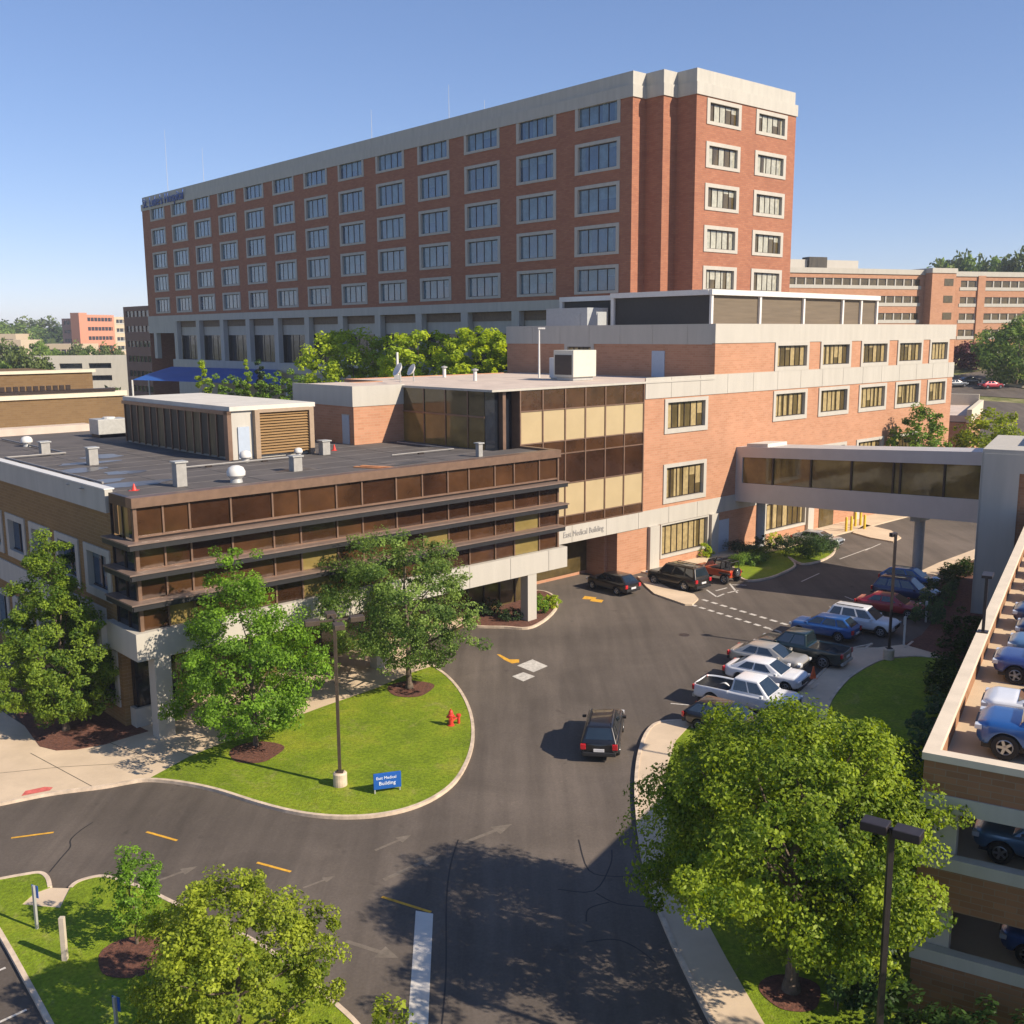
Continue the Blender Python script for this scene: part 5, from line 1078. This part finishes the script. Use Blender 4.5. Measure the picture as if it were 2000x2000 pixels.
CONE = [(0, .9), (.1, 1), (.3, .78), (.5, .6), (.7, .4), (.9, .16), (1, .04)]
BIGP = [(0, .3), (.1, .72), (.25, 1), (.45, .98), (.66, .8), (.86, .5), (1, .15)]
TOPW = [(0, .3), (.3, .8), (.6, 1), (.82, .9), (1, .45)]
WIDE = [(0, .35), (.12, .8), (.3, 1), (.5, .97), (.7, .8), (.88, .5), (1, .18)]
def tree(name, label, base, H_, R_, prof, leafm, n=120, per=70, leaf=.2, z0=1.6, r0=.16, group=None, seed=1, lean=(0, 0), cat='tree', lobes=.2, crs=.17, clip=None, lo=.5, squash=(1, 1)):
    rng = np.random.default_rng(seed); c, cr = crown_centres(H_-z0, R_, prof, n, rng, z0, lean, lobes, crs, lo)
    c = [(x*squash[0], y*squash[1], z) for x, y, z in c]
    if clip:
        k = [i for i in range(len(c)) if clip(c[i][0]+base[0], c[i][1]+base[1], c[i][2]+base[2], cr[i])]; c = [c[i] for i in k]; cr = [cr[i] for i in k]
    t = thing(name, label, cat, base, 0, group)
    link('crown', leaves('crown', c, cr, per, leaf, leafm, rng, core=(lean[0]*.4, lean[1]*.4, z0+(H_-z0)*.35)), t)
    trunk_mesh(c, z0*.8, r0, rng, z0+(H_-z0)*.72).obj('trunk', bark, t, smooth=True); return t
def copy_tree_at(src, label, loc, rz, sc, group=None):
    index_kids(src); c = copy_tree(src); c.location = loc; c.rotation_euler = (0, 0, rz); c.scale = sc if isinstance(sc, tuple) else (sc,)*3; c['label'] = label
    if group: c['group'] = group
    return c
B_ = lambda px_, py_: at(px_, py_)
p = B_(130, 1430); tree('leafy_tree', 'tall narrow green tree in the mulch bed at the left, before the brown brick wall', p, 11.1, 2.95, OVAL, L_ol, 500, 120, .14, 1.2, .17, seed=3, lean=(-.6, .2), lobes=.2, crs=.21)
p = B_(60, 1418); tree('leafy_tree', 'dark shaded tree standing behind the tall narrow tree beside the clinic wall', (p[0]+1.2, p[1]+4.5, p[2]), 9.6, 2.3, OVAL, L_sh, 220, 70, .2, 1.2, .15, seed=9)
p = B_(500, 1460); tree('leafy_tree', 'bright green tree in its mulch ring on the left part of the central lawn', p, 10.3, 4.0, OVAL, L_mid, 430, 110, .14, 1.5, .13, seed=5, lean=(-.7, 0), crs=.19, lobes=.24)
p = B_(800, 1348); tree('oak_tree', 'spreading darker oak on the central lawn in front of the entrance', p, 9.5, 4.5, WIDE, L_dk, 420, 110, .14, 1.9, .19, seed=8, lean=(-.9, 0), crs=.175, lobes=.26)
p = B_(268, 1850); tree('young_tree', 'small young tree beside the dark mulch ring at the bottom left', p, 3.9, 1.05, ROUND, L_mid, 90, 60, .10, .95, .05, seed=12, crs=.24, lobes=.25)
p = B_(470, 2075); tree('leafy_tree', 'yellow green round tree cut by the bottom edge left of the road', p, 6.0, 2.75, WIDE, L_yel, 340, 130, .11, .8, .14, seed=15, crs=.2, lobes=.28)
tree('leafy_tree', 'tree standing just outside the picture at the lower right', (16.8, 20.2, zg(16.8, 20.2)), 9.5, 3.6, ROUND, L_yel, 110, 80, .2, 2.5, .2, seed=17)
p = B_(760, 2080); tree('leafy_shrub', 'small bright shrub tip poking up at the bottom edge beside the white strip', p, 2.15, .75, ROUND, L_yel, 30, 45, .13, .3, .04, seed=16, crs=.3, cat='shrub')
def gclip(x, y, z, r):
    d = np.array([x, y])-GCORN; u, v = d@GU, d@GV; return not (u > -r*.7 and v > -r*.6) and not (y < 24.7+r*.6 and x > 7.4)
p = B_(1545, 1938); tree('maple_tree', 'very large yellow green maple at the right, overlapping the garage corner', p, 9.5, 5.0, BIGP, L_map, 640, 175, .12, 3.1, .24, seed=21, lean=(-.1, -.2), crs=.175, lobes=.2, clip=gclip)
# planting by the white columns
def shrub(label, px_, py_, R_, H_, leafm, seed, group=None, n=26, per=45, leaf=.12, prof=ROUND, name='round_shrub', dz=.1, loc=None):
    p = loc or at(px_, py_); rng = np.random.default_rng(seed); c, cr = crown_centres(H_, R_, prof, n, rng, .1, lobes=.1, crs=.3); t = thing(name, label, 'shrub', (p[0], p[1], p[2]+dz), 0, group)
    link('foliage', leaves('foliage', c, cr, per, leaf, leafm, rng), t); q = MB()
    for k in range(5): j = c[k % len(c)]; q.tube((0, 0, -.1), (j[0]*.6, j[1]*.6, j[2]*.8), .03, .015, 5, cap=False)
    q.obj('stem', bark, t); return t
shrub('round light green shrub beside the white column at the kerbed bed', 1056, 1200, .75, 1.3, L_mid, 31)
shrub('yellowing ornamental grass behind the light green shrub in the kerbed bed', 1076, 1190, .7, .9, L_brt, 32, name='ornamental_grass')
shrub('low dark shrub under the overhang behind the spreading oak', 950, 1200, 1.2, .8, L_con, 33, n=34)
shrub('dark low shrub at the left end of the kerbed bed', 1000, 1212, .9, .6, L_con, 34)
shrub('small yellow green shrub at the foot of the brick wall by the orange car', 1378, 1090, .75, 1.2, L_brt, 35)
shrub('clipped dark ball shrub before the white pilaster by the hedge', 1487, 1080, .8, 1.5, L_con, 36)
shrub('autumn brown shrub beside the skybridge column', 1512, 1072, .8, 1.4, L_brt, 37)
shrub('dark rounded bush at the left of the bushes under the skybridge', 1530, 1078, 1.1, 1.4, L_con, 38, n=40)
shrub('large grey green rounded bush in the bed under the skybridge', 1570, 1086, 2.1, 1.7, L_sh, 39, n=80, per=60)
shrub('dark bush at the right end of the bed near the silver sedan', 1612, 1078, 1.3, 1.3, L_con, 40, n=50)
def hedge(label, line, w, h, leafm, seed, n=60, per=60, leaf=.12, name='clipped_hedge'):
    rng = np.random.default_rng(seed); P0 = [np.array(p) for p in line]; c = []; o = P0[0]; z = zg(*o)
    for _ in range(n):
        i = rng.integers(0, len(P0)-1); q = P0[i]+(P0[i+1]-P0[i])*rng.random(); d = P0[i+1]-P0[i]; d = d/np.hypot(*d); q = q+np.array([-d[1], d[0]])*rng.uniform(-w/2, w/2)
        c.append((q[0]-o[0], q[1]-o[1], zg(*q)-z+rng.uniform(.2, h)))
    t = thing(name, label, 'hedge', (o[0], o[1], z+.1)); link('foliage', leaves('foliage', c, [.34]*n, per, leaf, leafm, rng, flat=.8, up=.9, jit=.35), t)
    q = MB()
    for j in c[:8]: q.tube((j[0], j[1], -.1), (j[0], j[1], j[2]), .02, n=5, cap=False)
    q.obj('stem', bark, t); return t
hedge('dark clipped hedge between the grey door and the bright hedge', P((1422, 1080), (1450, 1087), (1480, 1092)), 1.4, 1.1, L_con, 41, 80)
hedge('bright green clipped hedge bending beside the orange car', P((1432, 1102), (1460, 1108), (1480, 1098), (1500, 1090)), 1.5, .9, L_hed, 42, 110)
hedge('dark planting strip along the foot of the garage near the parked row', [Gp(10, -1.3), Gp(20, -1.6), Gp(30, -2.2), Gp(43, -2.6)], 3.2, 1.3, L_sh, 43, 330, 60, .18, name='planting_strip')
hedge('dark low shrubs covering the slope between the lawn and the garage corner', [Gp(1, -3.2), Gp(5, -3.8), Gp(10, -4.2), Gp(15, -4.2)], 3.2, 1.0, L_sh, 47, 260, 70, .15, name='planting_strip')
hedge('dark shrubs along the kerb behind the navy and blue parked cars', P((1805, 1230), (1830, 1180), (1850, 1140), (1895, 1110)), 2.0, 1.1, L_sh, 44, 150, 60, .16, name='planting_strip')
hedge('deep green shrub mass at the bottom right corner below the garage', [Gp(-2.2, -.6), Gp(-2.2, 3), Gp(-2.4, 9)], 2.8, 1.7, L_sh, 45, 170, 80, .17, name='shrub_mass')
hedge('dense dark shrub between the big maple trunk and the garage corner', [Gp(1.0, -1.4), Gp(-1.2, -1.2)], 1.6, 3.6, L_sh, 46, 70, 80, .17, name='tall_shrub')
# trees behind the buildings
def Tb(px_, ytop, Y, z=0.): q = atY(px_, ytop, Y); return (q[0], q[1], z), q[2]-z
for k, (px_, yt, Y, R_, lb, sd) in enumerate(((690, 650, 139, 6.2, 'left yellow green tree of the three before the tower arcade', 51), (825, 652, 128, 5.6, 'middle yellow green tree of the three before the tower arcade', 52), (935, 638, 121, 4.6, 'right yellow green tree of the three, beside the upper brick wall', 53))):
    b_, h = Tb(px_, yt, Y); tree('leafy_tree', lb, b_, h, R_*1.1, TOPW, L_brt, 300, 80, .42, 5., .3, 'trees before the tower arcade', sd, crs=.2)
cn = []
for k, (px_, yt, Y, R_, m_, lb) in enumerate(((393, 695, 122, 1.9, L_brt, 'yellow conifer in front of the blue canopy'), (505, 690, 130, 1.9, L_con, 'dark green conifer in front of the tower arcade'), (480, 693, 126, .9, L_brt, 'thin yellow conifer left of the dark one'))):
    b_, h = Tb(px_, yt, Y); b_ = (b_[0], b_[1], 5.0); tree('conifer', lb, b_, h-5, R_, CONE, m_, 70, 80, .3, .6, .16, 'conifers before the arcade', 60+k, crs=.22)
for k, px_ in enumerate((418, 435, 452, 470, 488, 520, 538, 556, 572, 590)):
    b_, h = Tb(px_, [728, 738, 730, 735, 722, 728, 722, 735, 718, 730][k], 116); b_ = (b_[0], b_[1], 6.0)
    lb = ['yellowish rounded shrub right of the yellow conifer', 'second shrub in the row from the yellow conifer', 'pale green shrub at the middle of the row', 'spiky green shrub left of the thin yellow conifer', 'green shrub under the thin yellow conifer', 'dark green shrub right of the dark conifer', 'bright topped shrub past the dark conifer', 'dense green shrub before the white louvre roof', 'taller green shrub near the pale penthouse', 'last green shrub of the row beside the pale penthouse'][k]
    if k == 0: SH0 = tree('garden_shrub', lb, b_, h-6, 1.5, ROUND, L_hed, 40, 70, .25, .2, .08, 'row of shrubs before the arcade', 70, crs=.28, cat='shrub'); h0_ = h-6
    else: copy_tree_at(SH0, lb, b_, k*1.3, (1.0, 1.0, (h-6)/h0_), 'row of shrubs before the arcade')
# tree behind the skybridge and right side trees
def Q2(px_, yt, Y, z=0.): return Tb(px_, yt, Y, z)
b_ = Bw(41.5, -3.2); h = projh(b_, 792); tree('leafy_tree', 'green tree in front of the medical building behind the skybridge', b_, h, 3.1, ROUND, L_hed, 110, 70, .3, 3, .16, seed=81, crs=.22)
b_, h = Tb(1945, 800, 115); tree('leafy_tree', 'yellow green tree peeking above the stair tower of the garage', b_, h, 4.4, ROUND, L_yel, 110, 70, .35, 3, .2, seed=82, crs=.2)
hx = hill(1985, 752); tt = atY(1990, 622, hx[1]); tree('leafy_tree', 'dark green tree at the right edge before the long brick office wing', (hx[0], hx[1], hx[2]), tt[2]-hx[2], 7.8, ROUND, L_dk, 130, 80, .6, 1., .3, seed=83, crs=.22)
hx = hill(1895, 722); tt = atY(1890, 672, hx[1]); tree('plum_tree', 'dark purple tree in front of the brick office ground floor', (hx[0], hx[1], hx[2]), tt[2]-hx[2], 5.0, ROUND, L_pur, 70, 70, .6, 1., .2, seed=84, crs=.25)
# skyline trees, each with crown and trunk, copies of three kinds
rng = np.random.default_rng(5)
SRC = []
for k, (nm, m_, pr) in enumerate((('skyline_tree', L_far, ROUND), ('skyline_tree', L_con, OVAL), ('skyline_tree', L_dk, WIDE))):
    SRC.append(tree(nm, 'x', (0, 0, -100), 10, 5.2, pr, m_, 90, 45, .75, 1.5, .25, None, 90+k, crs=.26))
used = [False]*3
FARL = [(1835, 515, 420), (1850, 508, 430), (1868, 503, 440), (1884, 500, 435), (1900, 502, 428), (1918, 506, 432), (1935, 512, 425), (1955, 504, 420), (1968, 510, 410), (1995, 492, 380)]
NAMES = ['first', 'second', 'third', 'fourth', 'fifth', 'sixth', 'seventh', 'eighth', 'ninth', 'tenth', 'eleventh', 'twelfth', 'thirteenth', 'fourteenth', 'fifteenth', 'sixteenth', 'seventeenth', 'eighteenth', 'nineteenth', 'twentieth']
def place(k, label, b_, h, w, group):
    s = SRC[k]; sc = (w/5.2, w/5.2, h/10)
    if not used[k]: used[k] = True; s.location = b_; s.scale = sc; s['label'] = label; s['group'] = group
    else: copy_tree_at(s, label, b_, rng.uniform(0, 6), sc, group)
for i, (px_, yt, Y) in enumerate(FARL):
    b_, h = Tb(px_, yt+6, Y, 14); place((0, 2, 0)[i % 3], NAMES[i]+' tree from the left on the skyline above the long brick office', b_, h, rng.uniform(8.5, 11), 'trees above the brick offices')
for i, (px_, yt, Y, w) in enumerate(((5, 672, 300, 5), (28, 678, 310, 4.5), (75, 668, 360, 5), (60, 705, 262, 4.6), (78, 698, 255, 4.8), (15, 712, 240, 4.5), (42, 690, 250, 5.0), (150, 672, 400, 4.6), (178, 678, 395, 4.2), (205, 675, 390, 4.5), (228, 680, 392, 4.3), (112, 684, 380, 4), (-20, 700, 250, 6))):
    b_, h = Tb(px_, yt, Y, 0); place(i % 3 if i % 3 != 1 else 0, NAMES[i]+' street tree counted among those before and beside the white parking deck', b_, h, w, 'street trees at the left')
for i, px_ in enumerate(np.linspace(-40, 245, 20)):
    b_, h = Tb(px_, 636+6*math.sin(i*1.9)-(5 if i in (6, 9) else 0), 700+40*math.sin(i*2.3), 0); place((0, 1, 2)[i % 3], NAMES[i]+' tree from the left along the far horizon line', b_, h, 15, 'trees on the left horizon')
# far wooded land: one mass
c = []; cr = []
for k in range(520):
    Y = rng.uniform(620, 1500); X = rng.uniform(-.62, .60)*Y; c.append((X, Y, rng.uniform(4, 15))); cr.append(rng.uniform(9, 16))
o = link('woodland', leaves('woodland', c, cr, 46, 5.5, L_far, rng, core=(0, 1000, -50), flat=.5)); tag(o, 'distant woodland', None, None, 'stuff')
c = []; cr = []
for k in range(150):
    Y = rng.uniform(300, 600); X = rng.uniform(-.56, -.30)*Y; c.append((X, Y, rng.uniform(1, 4))); cr.append(rng.uniform(2.5, 5))
o = link('shrubbery', leaves('shrubbery', c, cr, 40, 1.6, L_far, rng, core=(0, 400, -50), flat=.6)); tag(o, 'far shrubbery', None, None, 'stuff')

# ================================================================== HAZE
hz_o = MB().box(-3300, 3300, -320, 4600, -4, 72).obj('haze', None); tag(hz_o, 'thin summer haze', None, None, 'stuff')
hm = bpy.data.materials.new('haze'); hm.use_nodes = True; n = hm.node_tree.nodes; n.clear(); pv = n.new('ShaderNodeVolumePrincipled'); pv.inputs['Color'].default_value = (.80, .88, 1, 1); pv.inputs['Density'].default_value = .0002; ho = n.new('ShaderNodeOutputMaterial'); hm.node_tree.links.new(pv.outputs[0], ho.inputs['Volume'])
hz_o.data.materials.clear(); hz_o.data.materials.append(hm)
